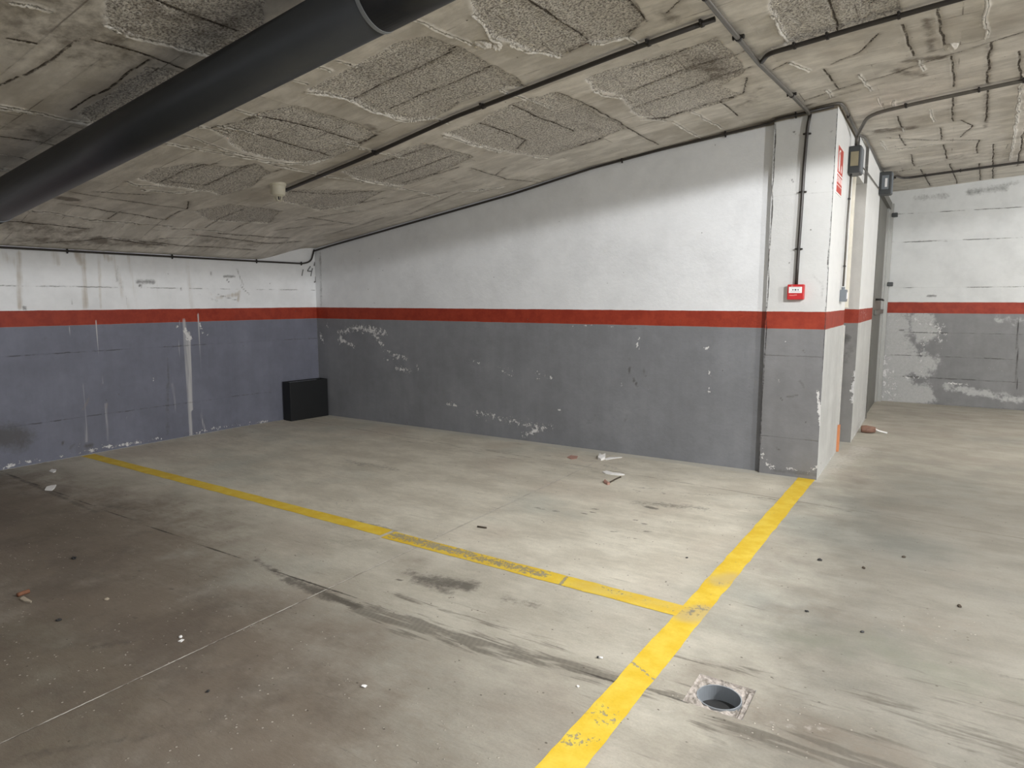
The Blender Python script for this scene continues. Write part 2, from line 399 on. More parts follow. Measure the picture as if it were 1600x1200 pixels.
# ------------------------------------------------------------ floor
XL, YB, YF, YFAR = -6.94, 6.05, 6.00, 11.35
HX0, HX1, HY0, HY1 = -0.72, -0.50, 2.34, 2.56
def S(*segs):
    out = []
    for a, b, n in segs: out += list(np.linspace(a, b, n, endpoint=False))
    out.append(segs[-1][1]); return np.array(out)
fx = S((XL, HX0, 300), (HX0, HX1, 11), (HX1, 2.4, 145), (2.4, 8, 12))
fy = S((-6, 0.3, 12), (0.3, HY0, 102), (HY0, HY1, 11), (HY1, YB, 175), (YB, YFAR, 140))
def P2(*px): return [fl(*p) for p in px]
def cap2(px1, px2, r, s): return (fl(*px1), fl(*px2), r, s)
dark = [cap2((450, 905), (520, 935), .10, .75), cap2((470, 915), (560, 948), .06, .8), cap2((400, 875), (450, 905), .05, .6),
        cap2((660, 905), (730, 915), .15, .80), cap2((640, 893), (700, 925), .10, .6), cap2((790, 935), (835, 945), .11, .50), cap2((1000, 785), (1100, 795), .16, .50), cap2((1010, 792), (1025, 795), .05, .8),
        cap2((545, 720), (620, 735), .16, .45), cap2((1000, 762), (1040, 764), .06, .5), cap2((1170, 775), (1245, 785), .06, .5), cap2((1060, 770), (1180, 778), .05, .40),
        cap2((700, 700), (900, 715), .10, .35), cap2((940, 725), (970, 735), .10, .4), cap2((1290, 790), (1330, 800), .05, .45), cap2((1350, 676), (1420, 680), .12, .3), cap2((1380, 650), (1560, 660), .3, .25),
        cap2((10, 740), (150, 800), .05, .6), cap2((160, 790), (240, 800), .1, .45), cap2((0, 860), (120, 830), .18, .4), cap2((150, 1010), (210, 1000), .07, .5), cap2((180, 1030), (260, 1060), .10, .35),
        cap2((40, 1180), (230, 1150), .07, .45), cap2((560, 815), (620, 830), .06, .6), cap2((500, 850), (610, 840), .08, .35), cap2((1370, 630), (1600, 642), .05, .5), cap2((1530, 950), (1590, 960), .05, .3), cap2((1560, 1055), (1600, 1062), .03, .6),
        cap2((1185, 800), (1190, 830), .12, .2), cap2((350, 690), (440, 660), .2, .35), cap2((990, 765), (1000, 768), .03, .7)]
for p in [(843, 795), (865, 798), (910, 802), (925, 795), (922, 800), (990, 812), (1002, 818), (955, 830), (1008, 830), (835, 793)]:
    dark.append((fl(*p), fl(p[0]+8, p[1]+1), .022, .9))
for p in [(430, 890), (620, 905), (1035, 770), (990, 840), (245, 905), (215, 890), (205, 965), (265, 920), (310, 900), (180, 950)]:
    dark.append((fl(*p), fl(p[0]+4, p[1]+2), .016, .9))
tyre = [cap2((560, 950), (760, 1010), .13, .80), cap2((760, 1010), (960, 1060), .11, .75), cap2((620, 930), (880, 1010), .05, .50), cap2((520, 930), (640, 985), .09, .6), cap2((600, 985), (900, 1045), .05, .5),
        cap2((960, 1060), (1080, 1095), .07, .6), cap2((1040, 1020), (1180, 1050), .07, .45), cap2((1100, 1130), (1300, 1170), .10, .7), cap2((1160, 1150), (1420, 1215), .09, .65), cap2((1370, 1095), (1500, 1150), .13, .6),
        cap2((1480, 1130), (1620, 1190), .14, .65), cap2((1200, 1045), (1330, 1080), .10, .35), cap2((1500, 1080), (1600, 1100), .04, .35), cap2((900, 1040), (1010, 1080), .10, .5), cap2((1400, 1060), (1600, 1130), .2, .3), cap2((1280, 1110), (1600, 1250), .2, .3),
        cap2((700, 700), (1250, 790), .05, .30), cap2((640, 690), (1000, 728), .06, .35)]
brown = [cap2((-200, 1000), (350, 1150), 1.3, .85), cap2((400, 1250), (700, 1250), .5, .5), cap2((100, 930), (330, 1000), .9, .95), cap2((50, 1150), (400, 1190), .55, .8), cap2((120, 880), (250, 900), .9, .8), cap2((60, 1000), (500, 1150), .6, .5), cap2((650, 880), (640, 890), .3, .4),
         cap2((-100, 780), (130, 860), 1.5, 1.0), cap2((0, 900), (200, 800), .8, .8), cap2((350, 960), (560, 1000), .45, .55), cap2((1100, 1080), (1400, 1200), .3, .45), cap2((1250, 960), (1500, 980), .3, .3)]
green = [cap2((30, 1000), (120, 1130), .5, .9), cap2((80, 800), (100, 840), .5, .6), cap2((200, 1080), (100, 1130), .3, .7), cap2((0, 760), (40, 800), .4, .4), cap2((1250, 1000), (1400, 1010), .4, .5), cap2((1450, 1050), (1600, 1090), .35, .5)]
light = [cap2((1300, 725), (1345, 700), .30, .62), cap2((1290, 740), (1330, 715), .22, .55), cap2((1380, 628), (1600, 641), .06, .45), cap2((360, 1100), (440, 1190), .1, .15),
         cap2((1000, 735), (1280, 752), .06, .5), cap2((1040, 1110), (1085, 1090), .06, .35), cap2((1200, 1130), (1290, 1140), .05, .4)]
jl = [P2((-60, 716), (0, 736), (69, 762), (152, 793), (277, 838), (381, 875), (500, 916), (600, 950))+[np.array([-1.2, 2.31, 0]), np.array([-.7, 2.34, 0])]]
def near(f):
    def g(P):
        out = np.zeros(len(P)); k = np.where((P[:, 0] > -7.2) & (P[:, 0] < 2.5) & (P[:, 1] > .2))[0]
        out[k] = f(P[k]); return out
    return g
fattrs = dict(dark=near(lambda P: caps(P, dark)), tyre=near(lambda P: caps(P, tyre)), brown=near(lambda P: caps(P, brown)), green=near(lambda P: caps(P, green)),
              light=near(lambda P: caps(P, light)), joint=lambda P: linedist(P, jl, .08))
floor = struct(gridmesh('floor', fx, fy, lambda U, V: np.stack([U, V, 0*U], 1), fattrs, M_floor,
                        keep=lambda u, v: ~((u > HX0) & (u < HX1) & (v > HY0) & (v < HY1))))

# ------------------------------------------------------------ ceiling
def L(*px): return [cl(*p)[:2] for p in px]
rough_px = [
 [(480,141),(528,115),(560,99),(621,64),(664,56),(715,72),(765,99),(800,117),(822,134),(779,141),(720,160),(677,184),(637,188),(603,179),(576,173),(552,157),(509,147)],
 [(335,203),(370,190),(400,176),(453,165),(539,187),(565,197),(589,211),(563,227),(515,248),(475,255),(430,250),(380,238)],
 [(215,280),(247,262),(300,255),(360,262),(400,256),(420,268),(395,292),(345,305),(310,297),(250,290)],
 [(738,24),(771,58),(800,68),(843,84),(877,88),(917,63),(822,0),(780,-20),(735,-10)],
 [(825,0),(958,-20),(1000,10),(1006,32),(980,58),(922,67),(917,63)],
 [(911,123),(1069,76),(1119,60),(1142,79),(1165,110),(1128,135),(1160,147),(1129,160),(1042,186),(1003,184),(985,173),(972,152),(927,142)],
 [(693,208),(747,192),(796,163),(867,142),(901,157),(927,176),(979,199),(937,218),(861,241),(832,244),(800,238),(740,226)],
 [(533,269),(661,224),(707,235),(741,245),(693,267),(632,291),(603,288),(549,277)],
 [(430,312),(445,297),(520,296),(597,299),(560,320),(500,330)],
 [(163,0),(240,-60),(400,-60),(420,0),(400,57),(333,90),(240,68),(167,40)],
 [(1201,0),(1230,-40),(1398,-30),(1408,24),(1311,52),(1232,79),(1206,26)],
 [(230,105),(300,118),(250,165),(160,200),(120,180)],
 [(300,330),(360,318),(440,330),(420,350),(330,345)]]
crack_px = [
 [(555,155),(640,115),(707,83)],[(608,173),(700,135),(768,107)],[(408,184),(480,200),(560,224)],[(400,213),(515,245)],[(560,226),(589,211)],
 [(581,261),(680,229)],[(597,283),(707,245)],[(629,288),(717,261)],[(749,195),(800,213),(822,221)],[(773,275),(789,263)],[(440,300),(520,305),(597,299)],[(560,318),(600,310)],
 [(822,3),(870,35),(917,63)],[(877,88),(919,66)],[(974,0),(1008,32)],[(980,55),(1011,34)],[(987,110),(1060,86),(1119,60)],[(980,147),(1085,105)],[(1090,105),(1148,87),(1170,77)],
 [(985,172),(1050,150),(1106,129),(1174,105)],[(1040,186),(1090,170),(1148,152)],[(1127,160),(1153,181)],[(1161,147),(1167,121)],[(801,167),(850,190),(896,207)],
 [(808,235),(822,221)],[(861,242),(895,232),(938,218)],[(870,145),(924,168),(980,199),(1029,226)],[(1043,21),(1063,0)],[(700,82),(715,75)],
 [(1293,0),(1311,52)],[(1209,108),(1232,97)],[(1298,100),(1343,81),(1374,53)],[(1285,108),(1309,139)],[(1411,39),(1420,65),(1427,89)],[(1466,13),(1470,45),(1477,79)],[(1488,87),(1491,136)],
 [(1259,157),(1380,120),(1470,90),(1600,50)],[(1548,66),(1546,100),(1542,131)],[(1542,140),(1540,190)],[(1406,210),(1414,228)],[(1469,199),(1471,220)],[(1474,226),(1480,249)],[(1424,241),(1428,260)],
 [(1438,265),(1453,291)],[(1484,256),(1496,288)],[(1398,270),(1460,255),(1495,248)],[(1385,215),(1450,220),(1530,219)],[(1500,188),(1520,196),(1500,215)],[(1350,213),(1400,205)],[(1530,219),(1525,240)],[(1530,255),(1532,290)],
 [(1551,225),(1551,280)],[(1488,150),(1489,190)],[(1400,182),(1410,199)],[(1594,80),(1594,140)],[(1361,10),(1375,0)],
 [(0,213),(50,220),(97,230)],[(0,240),(60,250)],[(228,0),(290,25),(375,53)],[(40,118),(80,95),(118,65)],[(110,172),(180,130),(229,94)],[(140,64),(220,85),(290,110)],[(0,135),(30,120)],
 [(250,286),(300,264),(340,255)],[(262,286),(320,291)],[(320,291),(400,255)],[(110,300),(180,312),(292,327)],[(95,318),(170,330),(257,343)],[(258,344),(280,330)],[(320,356),(380,328)],[(292,327),(295,315)],[(170,342),(190,330)],
 [(365,360),(400,345)],[(200,375),(290,385),(400,390)],[(60,380),(160,372),(260,385)],[(0,345),(90,352),(140,358)],[(460,345),(560,330)],[(430,360),(520,350)],[(520,365),(600,340)],[(600,320),(700,300)],[(640,335),(720,300)],[(735,262),(790,280),(840,285)],[(300,367),(420,380),(470,378)],[(480,340),(550,350)],
 [(330,200),(400,185)],[(420,270),(450,262)],[(150,300),(230,305)],[(340,365),(450,372)],[(10,60),(60,70)],[(1010,185),(1040,186)],[(1590,260),(1600,200)]]
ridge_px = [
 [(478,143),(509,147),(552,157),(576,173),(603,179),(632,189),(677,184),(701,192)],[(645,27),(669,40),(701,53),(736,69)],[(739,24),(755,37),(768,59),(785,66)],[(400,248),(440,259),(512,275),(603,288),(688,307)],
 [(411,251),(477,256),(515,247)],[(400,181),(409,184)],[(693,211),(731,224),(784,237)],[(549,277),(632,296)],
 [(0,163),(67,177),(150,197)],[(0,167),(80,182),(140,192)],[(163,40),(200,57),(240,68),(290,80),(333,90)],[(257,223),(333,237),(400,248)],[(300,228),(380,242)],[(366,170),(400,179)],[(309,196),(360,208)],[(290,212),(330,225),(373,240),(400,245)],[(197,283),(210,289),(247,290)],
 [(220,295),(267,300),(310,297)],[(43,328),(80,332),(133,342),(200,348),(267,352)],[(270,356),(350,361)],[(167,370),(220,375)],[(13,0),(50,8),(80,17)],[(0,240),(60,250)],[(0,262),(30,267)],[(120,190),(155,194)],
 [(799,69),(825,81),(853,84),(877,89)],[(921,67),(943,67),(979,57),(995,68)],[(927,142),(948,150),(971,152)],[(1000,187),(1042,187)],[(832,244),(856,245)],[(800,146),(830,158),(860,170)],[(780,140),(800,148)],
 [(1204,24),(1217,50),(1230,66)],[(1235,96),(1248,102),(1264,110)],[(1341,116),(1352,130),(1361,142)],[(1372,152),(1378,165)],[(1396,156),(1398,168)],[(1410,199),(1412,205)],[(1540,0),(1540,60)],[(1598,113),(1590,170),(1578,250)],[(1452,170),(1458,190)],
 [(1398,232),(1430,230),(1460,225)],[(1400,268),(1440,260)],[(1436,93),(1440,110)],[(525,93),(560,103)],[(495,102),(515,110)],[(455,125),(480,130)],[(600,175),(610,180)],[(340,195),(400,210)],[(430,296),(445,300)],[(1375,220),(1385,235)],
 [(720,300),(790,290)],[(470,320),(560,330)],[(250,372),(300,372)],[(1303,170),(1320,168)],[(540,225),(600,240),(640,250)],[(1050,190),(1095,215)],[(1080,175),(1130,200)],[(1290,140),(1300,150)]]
dark_px = [(1090, 95, 1130, 120, .28, .55), (1180, 140, 1160, 165, .22, .35), (1370, 205, 1420, 200, .16, .75), (1420, 95, 1470, 90, .12, .7), (1448, 30, 1456, 80, .06, .6), (1546, 70, 1540, 200, .05, .5), (1400, 110, 1440, 118, .1, .6),
           (95, 309, 115, 312, .10, 1.0), (150, 372, 160, 378, .12, .9), (0, 350, 120, 362, .3, .5), (40, 375, 250, 380, .25, .55), (320, 375, 400, 382, .2, .4), (1060, 30, 1030, 20, .1, .5),
           (60, 30, 150, 60, .7, .50), (260, 30, 360, 50, .5, .45), (0, 200, 150, 220, .3, .45), (900, 195, 930, 205, .15, .4), (1320, 290, 1400, 290, .3, .2), (640, 190, 760, 205, .2, .25), (575, 195, 590, 205, .08, .6), (690, 290, 740, 265, .2, .25), (1260, 165, 1380, 130, .05, .5), (1500, 245, 1600, 240, .6, .3), (1440, 185, 1540, 150, .25, .25)]
cx_ = S((XL, 1.3, 760), (1.3, 8, 14)); cy_ = S((-6, 1.0, 14), (1.0, 6.2, 480), (6.2, YFAR, 320))
U, V = np.meshgrid(cx_, cy_, indexing='ij'); U = U.ravel(); V = V.ravel()
W = np.stack([U+(fbm(U*9, V*9, 4)-.5)*.055, V+(fbm(U*9+50, V*9+9, 4)-.5)*.055], 1)
Wc = np.stack([U+(fbm(U*5, V*5, 3)-.5)*.03, V+(fbm(U*5+50, V*5+9, 3)-.5)*.03], 1)
sd = np.full(len(U), -.08)
for pl in rough_px: sd = np.maximum(sd, polysd(W, np.array(L(*pl))))
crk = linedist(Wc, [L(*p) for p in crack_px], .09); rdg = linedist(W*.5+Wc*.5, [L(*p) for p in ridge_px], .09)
P3 = np.stack([U, V, 0*U], 1)
dk_ = caps(P3, [(np.append(cl(a, b)[:2], 0), np.append(cl(c, d)[:2], 0), r, s) for a, b, c, d, r, s in dark_px])
base = zc(U, V)
inside = ss(-.006, .010, sd)
pits = fbm(U*38, V*38, 3)
Zc = base + .010*inside + inside*(pits-.5)*.006 + .007*ss(.011, .0, crk) - .013*ss(.014, .0, rdg)*(.4+1.2*vnoise(U*14, V*14)) + (fbm(U*1.5, V*2.2, 4)-.5)*.012 + (fbm(U*2.2+9, V*13, 3)-.5)*.004*(1-inside)
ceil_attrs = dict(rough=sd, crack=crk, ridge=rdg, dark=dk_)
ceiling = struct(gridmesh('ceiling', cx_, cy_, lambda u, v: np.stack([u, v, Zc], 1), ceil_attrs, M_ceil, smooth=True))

# ------------------------------------------------------------ walls
def on_b(px, py): return hit(px, py, 1, YB)
def xl(y): return XL + .118*np.clip((y-4.9)/1.15, 0, 1.03)      # the left wall leans in slightly near the corner
def on_l(px, py):
    p = hit(px, py, 0, XL)
    for _ in range(6): p = hit(px, py, 0, float(xl(p[1])))
    return p
def on_f(px, py): return hit(px, py, 1, YFAR)
def on_p(px, py): return hit(px, py, 1, YF)
def capw(f, a, b, r, s): return (f(*a), f(*b), r, s)
# long wall
peel_b = [capw(on_b, a, b, r, s) for a, b, r, s in [
 ((530,520),(560,512),.10,.75),((560,512),(600,520),.11,.85),((530,530),(552,540),.06,.9),((535,525),(530,535),.07,.8),((585,522),(598,540),.07,.8),((600,545),(620,560),.08,.65),((615,555),(635,560),.07,.8),
 ((620,575),(640,580),.07,.85),((652,572),(653,577),.035,1.0),((500,520),(505,535),.06,.8),((600,560),(606,562),.03,.9),((700,630),(712,634),.06,.75),((745,645),(790,655),.10,.62),((790,655),(850,670),.11,.65),((820,678),(850,668),.09,.8),
 ((780,575),(800,585),.10,.55),((835,580),(870,595),.07,.50),((838,588),(842,592),.03,.9),((970,600),(973,602),.03,.9),((995,535),(998,545),.025,1.2),((1096,541),(1106,544),.018,1.2),((990,527),(1000,527),.02,.9),((975,530),(970,531),.02,.8),
 ((1113,565),(1122,568),.05,.62),((1108,580),(1110,590),.03,.8),((1105,606),(1108,612),.035,.9),((880,508),(960,510),.02,.6),((1010,603),(1014,606),.03,.7),((860,662),(865,668),.05,.7),((870,640),(880,642),.02,.9),((740,565),(750,568),.03,.8),
 ((1020,718),(1090,726),.03,.6),((510,505),(512,512),.03,.8)]]
stain_b = [capw(on_b, a, b, r, s) for a, b, r, s in [((983,575),(985,590),.025,.9),((990,593),(996,603),.025,1.),((1007,578),(1008,588),.025,.9),((980,515),(995,514),.02,.8),((978,550),(998,545),.05,.4),((920,660),(930,650),.08,.5),((975,660),(980,650),.05,.5),((985,560),(990,575),.12,.35),((500,395),(502,480),.05,.6),((498,560),(520,600),.15,.25),((1112,575),(1108,600),.04,.4)]]
bx = S((XL, -1.22, 230)); bz = np.linspace(0, 1, 121)
edge_crack = [[(-1.255, YB, 0), (-1.25, YB, 3.1)]]
def bare_b(P):
    z = P[:, 2]; t = np.interp(P[:, 0], [-7, -3.3, -2.6, -1.2], [4, 2.76, 2.80, 2.94]); return ss(-.03, .03, z-t)
wl_b = [[on_b(527, 405), on_b(526, 440), on_b(527, 480)]]
struct(gridmesh('wall_back', bx, bz, lambda u, v: np.stack([u, 0*u+YB, v*(zc(u, 0*u+YB)+.06)], 1),
       dict(peel=lambda P: caps(P, peel_b), stain=lambda P: caps(P, stain_b), crack=lambda P: linedist(P+np.stack([(fbm(P[:, 2]*4, P[:, 2]*0, 3)-.5)*.02, 0*P[:, 0], 0*P[:, 0]], 1), edge_crack),
            whiteline=lambda P: linedist(P, wl_b), bare=bare_b), M_back))
# left wall
def cw(a, b, r, s): return capw(on_l, a, b, r, s)
rust_l = [cw(*t) for t in [((30,395),(32,480),.06,.75),((130,398),(134,480),.06,.8),((120,395),(128,410),.09,.9),((155,398),(158,480),.05,.8),((160,395),(170,405),.10,.8),((175,400),(200,480),.10,.6),((85,395),(90,410),.1,.7),((0,395),(20,410),.12,.55),
   ((240,395),(250,470),.08,.5),((290,395),(300,480),.10,.55),((340,465),(370,460),.07,.7),((375,455),(372,470),.05,.7),((200,400),(215,480),.07,.5),((60,395),(80,410),.10,.4),((130,640),(140,620),.05,.7),((165,640),(168,630),.04,.5),((315,450),(340,465),.07,.5)]]
stre_l = [cw(*t) for t in [((288,500),(298,680),.06,.95),((295,520),(300,640),.045,1.1),((309,490),(317,650),.016,1.1),((150,500),(160,600),.02,1.0),((120,500),(125,550),.02,.9),((130,600),(135,690),.04,.8),((165,630),(168,690),.04,.7),((10,540),(12,640),.03,.6),((108,510),(112,535),.015,.9),
   ((280,500),(280,560),.02,.9),((198,650),(200,665),.02,.8),((310,640),(320,670),.05,.7),((270,600),(280,680),.08,.6),((250,420),(255,450),.02,.6)]]
peel_l = [cw(*t) for t in [((290,515),(296,530),.07,.95),((313,505),(316,520),.05,.7),((278,508),(276,512),.03,.8),((322,521),(324,524),.02,.9),((0,730),(60,718),.05,.75),((70,715),(130,708),.04,.55),((130,705),(250,685),.045,.75),((330,670),(420,658),.04,.85),((95,713),(98,712),.03,1.),
   ((240,592),(240,594),.02,.8),((124,690),(124,700),.03,.7),((300,680),(320,672),.05,.8)]]
stain_l = [cw(*t) for t in [((-20,680),(30,685),.28,.85),((-10,682),(10,684),.16,1.2),((215,440),(240,440),.06,.8),((218,446),(220,448),.03,1.),((350,432),(366,432),.04,.75),((355,438),(357,440),.02,1.),((38,479),(39,484),.03,1.),((262,560),(264,600),.03,.6),((262,600),(262,680),.06,.5),((250,680),(310,680),.12,.4),
   ((370,420),(380,445),.03,.7),((375,447),(390,460),.02,.7),((340,460),(372,470),.02,.75),((97,695),(99,690),.025,1.),((135,697),(143,696),.05,.8),((110,700),(115,695),.05,.6),((70,530),(72,528),.03,.6),((282,450),(283,452),.03,.8),((330,425),(330,430),.03,.7),((180,420),(190,450),.04,.45),((192,440),(198,475),.02,.55),((310,460),(340,470),.04,.45),((0,690),(60,710),.1,.4),((185,415),(182,440),.03,.5),((240,410),(260,425),.1,.3),((113,475),(112,440),.01,.8)]]
ly = S((-6, 1.2, 20), (1.2, YB+.02, 240)); lz = np.linspace(0, 1, 100)
struct(gridmesh('wall_left', ly, lz, lambda u, v: np.stack([xl(u), u, v*(zc(0*u+XL, u)+.06)], 1),
       dict(peel=lambda P: caps(P, peel_l), stain=lambda P: caps(P, stain_l), rust=lambda P: caps(P, rust_l), streak=lambda P: caps(P, stre_l),
            crack=lambda P: np.full(len(P), .1), whiteline=lambda P: linedist(P, [[(float(xl(YB)), YB-.004, 0), (float(xl(YB)), YB-.004, 1.25)]]), bare=lambda P: 0*P[:, 0]), M_left))
# pillar with the door side (box of fine faces)
def boxgrid(name, faces, mat, **attrs):
    """faces: list of (origin, uvec, vvec, nu, nv) joined into one mesh"""
    Vs, Q = [], []; n0 = 0
    for o, u, v, nu, nv in faces:
        a, b = np.meshgrid(np.linspace(0, 1, nu), np.linspace(0, 1, nv), indexing='ij')
        Vs.append(np.array(o)+a.reshape(-1, 1)*np.array(u)+b.reshape(-1, 1)*np.array(v))
        i = np.arange(nu*nv).reshape(nu, nv)+n0; n0 += nu*nv
        Q.append(np.stack([i[:-1, :-1], i[1:, :-1], i[1:, 1:], i[:-1, 1:]], -1).reshape(-1, 4))
    P = np.concatenate(Vs); q = np.concatenate(Q)
    # chipped vertical arrises: pull corner verts inward a little
    me = bpy.data.meshes.new(name); me.from_pydata(P.tolist(), [], q.tolist()); me.update()
    for k in ('peel', 'stain', 'crack', 'whiteline', 'bare'):
        f = attrs.get(k); a = me.attributes.new(k, 'FLOAT', 'POINT')
        val = f(P) if f else (np.full(len(P), .1) if k in ('crack', 'whiteline') else np.zeros(len(P)))
        a.data.foreach_set('value', np.asarray(val, np.float32))
    me.materials.append(mat); return struct(link(bpy.data.objects.new(name, me)))
PX0, PX1, PY1 = -1.245, -0.775, 7.25
H = 3.07
peel_p = [capw(on_p, a, b, r, s) for a, b, r, s in [((1278,610),(1282,665),.03,1.0),((1190,715),(1205,730),.06,.8),((1230,732),(1245,734),.05,.7),((1262,735),(1276,730),.06,.7),((1218,595),(1222,598),.03,.6),((1226,533),(1228,534),.012,1.),((1192,700),(1192,720),.03,.7)]]
stain_p = [capw(on_p, a, b, r, s) for a, b, r, s in [((1250,595),(1256,605),.03,.6),((1230,620),(1246,618),.02,.8),((1220,622),(1222,625),.015,.9),((1213,700),(1218,703),.02,.9),((1258,658),(1259,660),.014,1.),((1255,548),(1257,550),.02,.8),((1238,280),(1239,285),.015,1.),((1239,205),(1243,208),.015,1.),((1298,205),(1299,207),.015,.9),((1274,284),(1274,284),.012,.8),((1232,410),(1233,411),.01,1.),((1270,430),(1290,450),.04,.45),((1210,735),(1278,742),.05,.6),((1200,562),(1230,564),.01,.7),((1285,440),(1284,465),.02,.5),((1262,200),(1300,203),.04,.3)]]
def ecr(P):
    Q = P+np.stack([(fbm(P[:, 2]*5, P[:, 2]*0+3, 3)-.5)*.018, 0*P[:, 0], 0*P[:, 0]], 1)
    return linedist(Q, [[(PX0+.004, YF, 0), (PX0+.006, YF, H)], [(PX1-.004, YF, 0.9), (PX1-.004, YF, H)]])
boxgrid('wall_pillar_front', [((PX0, YF, 0), (PX1-PX0, 0, 0), (0, 0, H), 40, 180), ((PX0, YF, 0), (0, .08, 0), (0, 0, H), 4, 60)], M_pill,
        peel=lambda P: caps(P, peel_p), stain=lambda P: caps(P, stain_p), crack=ecr, bare=lambda P: ss(-.02, .02, P[:, 2]-np.interp(P[:, 0], [PX0, PX1], [2.94, 2.985])))
on_s = lambda px, py: hit(px, py, 0, PX1)
boxgrid('wall_pillar_side', [((PX1, YF, 0), (0, PY1-YF, 0), (0, 0, H), 60, 150), ((PX1, PY1, 0), (-.5, 0, 0), (0, 0, H), 10, 60)], M_side,
        peel=lambda P: caps(P, [((PX1, YF, .25), (PX1, YF, .9), .05, .95), ((PX1, YF, .0), (PX1, 7.2, .0), .06, .7)]),
        stain=lambda P: caps(P, [((PX1, 6.2, .1), (PX1, 6.21, .1), .03, .8)]), bare=lambda P: ss(2.985, 3.01, P[:, 2]))
# second pier, and lintel over the doorway
QX, QY0, QY1 = -0.70, 7.80, 9.45
ZL = 2.66
boxgrid('wall_pier', [((QX, QY0, 0), (0, QY1-QY0, 0), (0, 0, H+.05), 60, 150), ((QX, QY1, 0), (-.06, 0, 0), (0, 0, H+.05), 3, 60)], M_side,
        peel=lambda P: caps(P, [((QX, QY0, .45), (QX, QY0, .75), .06, .9), ((QX, QY0, 0), (QX, QY1, .05), .10, .7), ((QX, 8.6, .1), (QX, 9.4, .5), .14, .6), ((QX, 8, 1.33), (QX, 8.8, 1.34), .3, .40)]),
        stain=lambda P: caps(P, [((QX, 9.2, .62), (QX, 9.22, .6), .04, .8), ((QX, 9.3, 0), (QX, 9.4, .4), .08, .6)]))
boxgrid('wall_pier_jamb', [((QX, QY0, 0), (-.7, 0, 0), (0, 0, ZL), 30, 120)], M_jamb,
        peel=lambda P: caps(P, [((QX, QY0, .45), (QX, QY0, .75), .06, 1.0)]),
        stain=lambda P: caps(P, [((-.86, QY0, 1.05), (-.8, QY0, 1.1), .10, .8), ((-.9, QY0, .7), (-.75, QY0, 1.0), .14, .5)]))
boxgrid('wall_lintel', [((QX-.03, PY1-.02, ZL), (0, QY0-PY1+.04, 0), (0, 0, H-ZL), 20, 12), ((QX-.03, PY1-.02, ZL), (0, QY0-PY1+.04, 0), (-.7, 0, 0), 20, 12)], M_side)
# dark room behind the doorway
bm = bmesh.new(); box(bm, (-1.75, PY1-.05, 0.0), (-1.65, QY0+.1, 3.0)); ob = obj('wall_passage', bm, plain('passage_plaster', (.45, .43, .40), .8)); struct(ob)
# far wall
def cf(a, b, r, s): return capw(on_f, a, b, r, s)
peel_f = [cf(*t) for t in [((1380,560),(1385,610),.22,.70),((1395,600),(1400,620),.15,.6),((1440,560),(1425,590),.3,.42),((1430,498),(1470,510),.12,.75),((1465,510),(1465,525),.10,.75),((1445,530),(1440,570),.14,.5),((1380,632),(1600,645),.06,.72),((1480,598),(1520,602),.04,.75),((1400,590),(1450,590),.05,.7),((1540,577),(1570,579),.03,.6),
   ((1385,575),(1390,625),.30,.55),((1450,500),(1470,530),.2,.60),((1385,500),(1400,560),.5,.33),((1500,505),(1501,506),.03,.8)]]
stain_f = [cf(*t) for t in [((1590,500),(1588,600),.03,.9),((1385,630),(1470,634),.08,.7),((1470,634),(1600,641),.05,.6),((1430,310),(1480,306),.10,.55),((1515,300),(1570,293),.12,.65),((1405,515),(1412,516),.03,1.),((1450,462),(1462,463),.04,.9),((1425,377),(1480,376),.04,.6),((1425,457),(1440,458),.03,.5),((1560,290),(1590,285),.07,.6),((1465,610),(1600,615),.1,.3),((1378,378),(1400,379),.03,.6),((1490,476),(1492,480),.05,.5)]]
farx = S((-.82, 2.4, 130), (2.4, 8, 12))
struct(gridmesh('wall_far', farx, np.linspace(0, 1, 110), lambda u, v: np.stack([u, 0*u+YFAR, v*(zc(u, 0*u+YFAR)+.06)], 1),
       dict(wash=lambda P: caps(P, [cf(*t) for t in [((1380,500),(1385,625),.75,.9),((1440,500),(1445,520),.35,.8),((1400,610),(1440,620),.4,.8),((1380,560),(1440,570),.5,.7),((1480,605),(1600,625),.16,.62),((1560,500),(1600,505),.2,.5)]]),
            peel=lambda P: caps(P, peel_f), stain=lambda P: caps(P, stain_f), crack=lambda P: linedist(P, [[on_f(1591, 493), on_f(1589, 610)]]), whiteline=lambda P: np.full(len(P), .1),
            bare=lambda P: 0*P[:, 0]), M_far))
# side wall holding the steel door
boxgrid('wall_door_side', [((QX-.06, QY1, 0), (0, YFAR-QY1, 0), (0, 0, H+.1), 20, 60)], M_jamb)

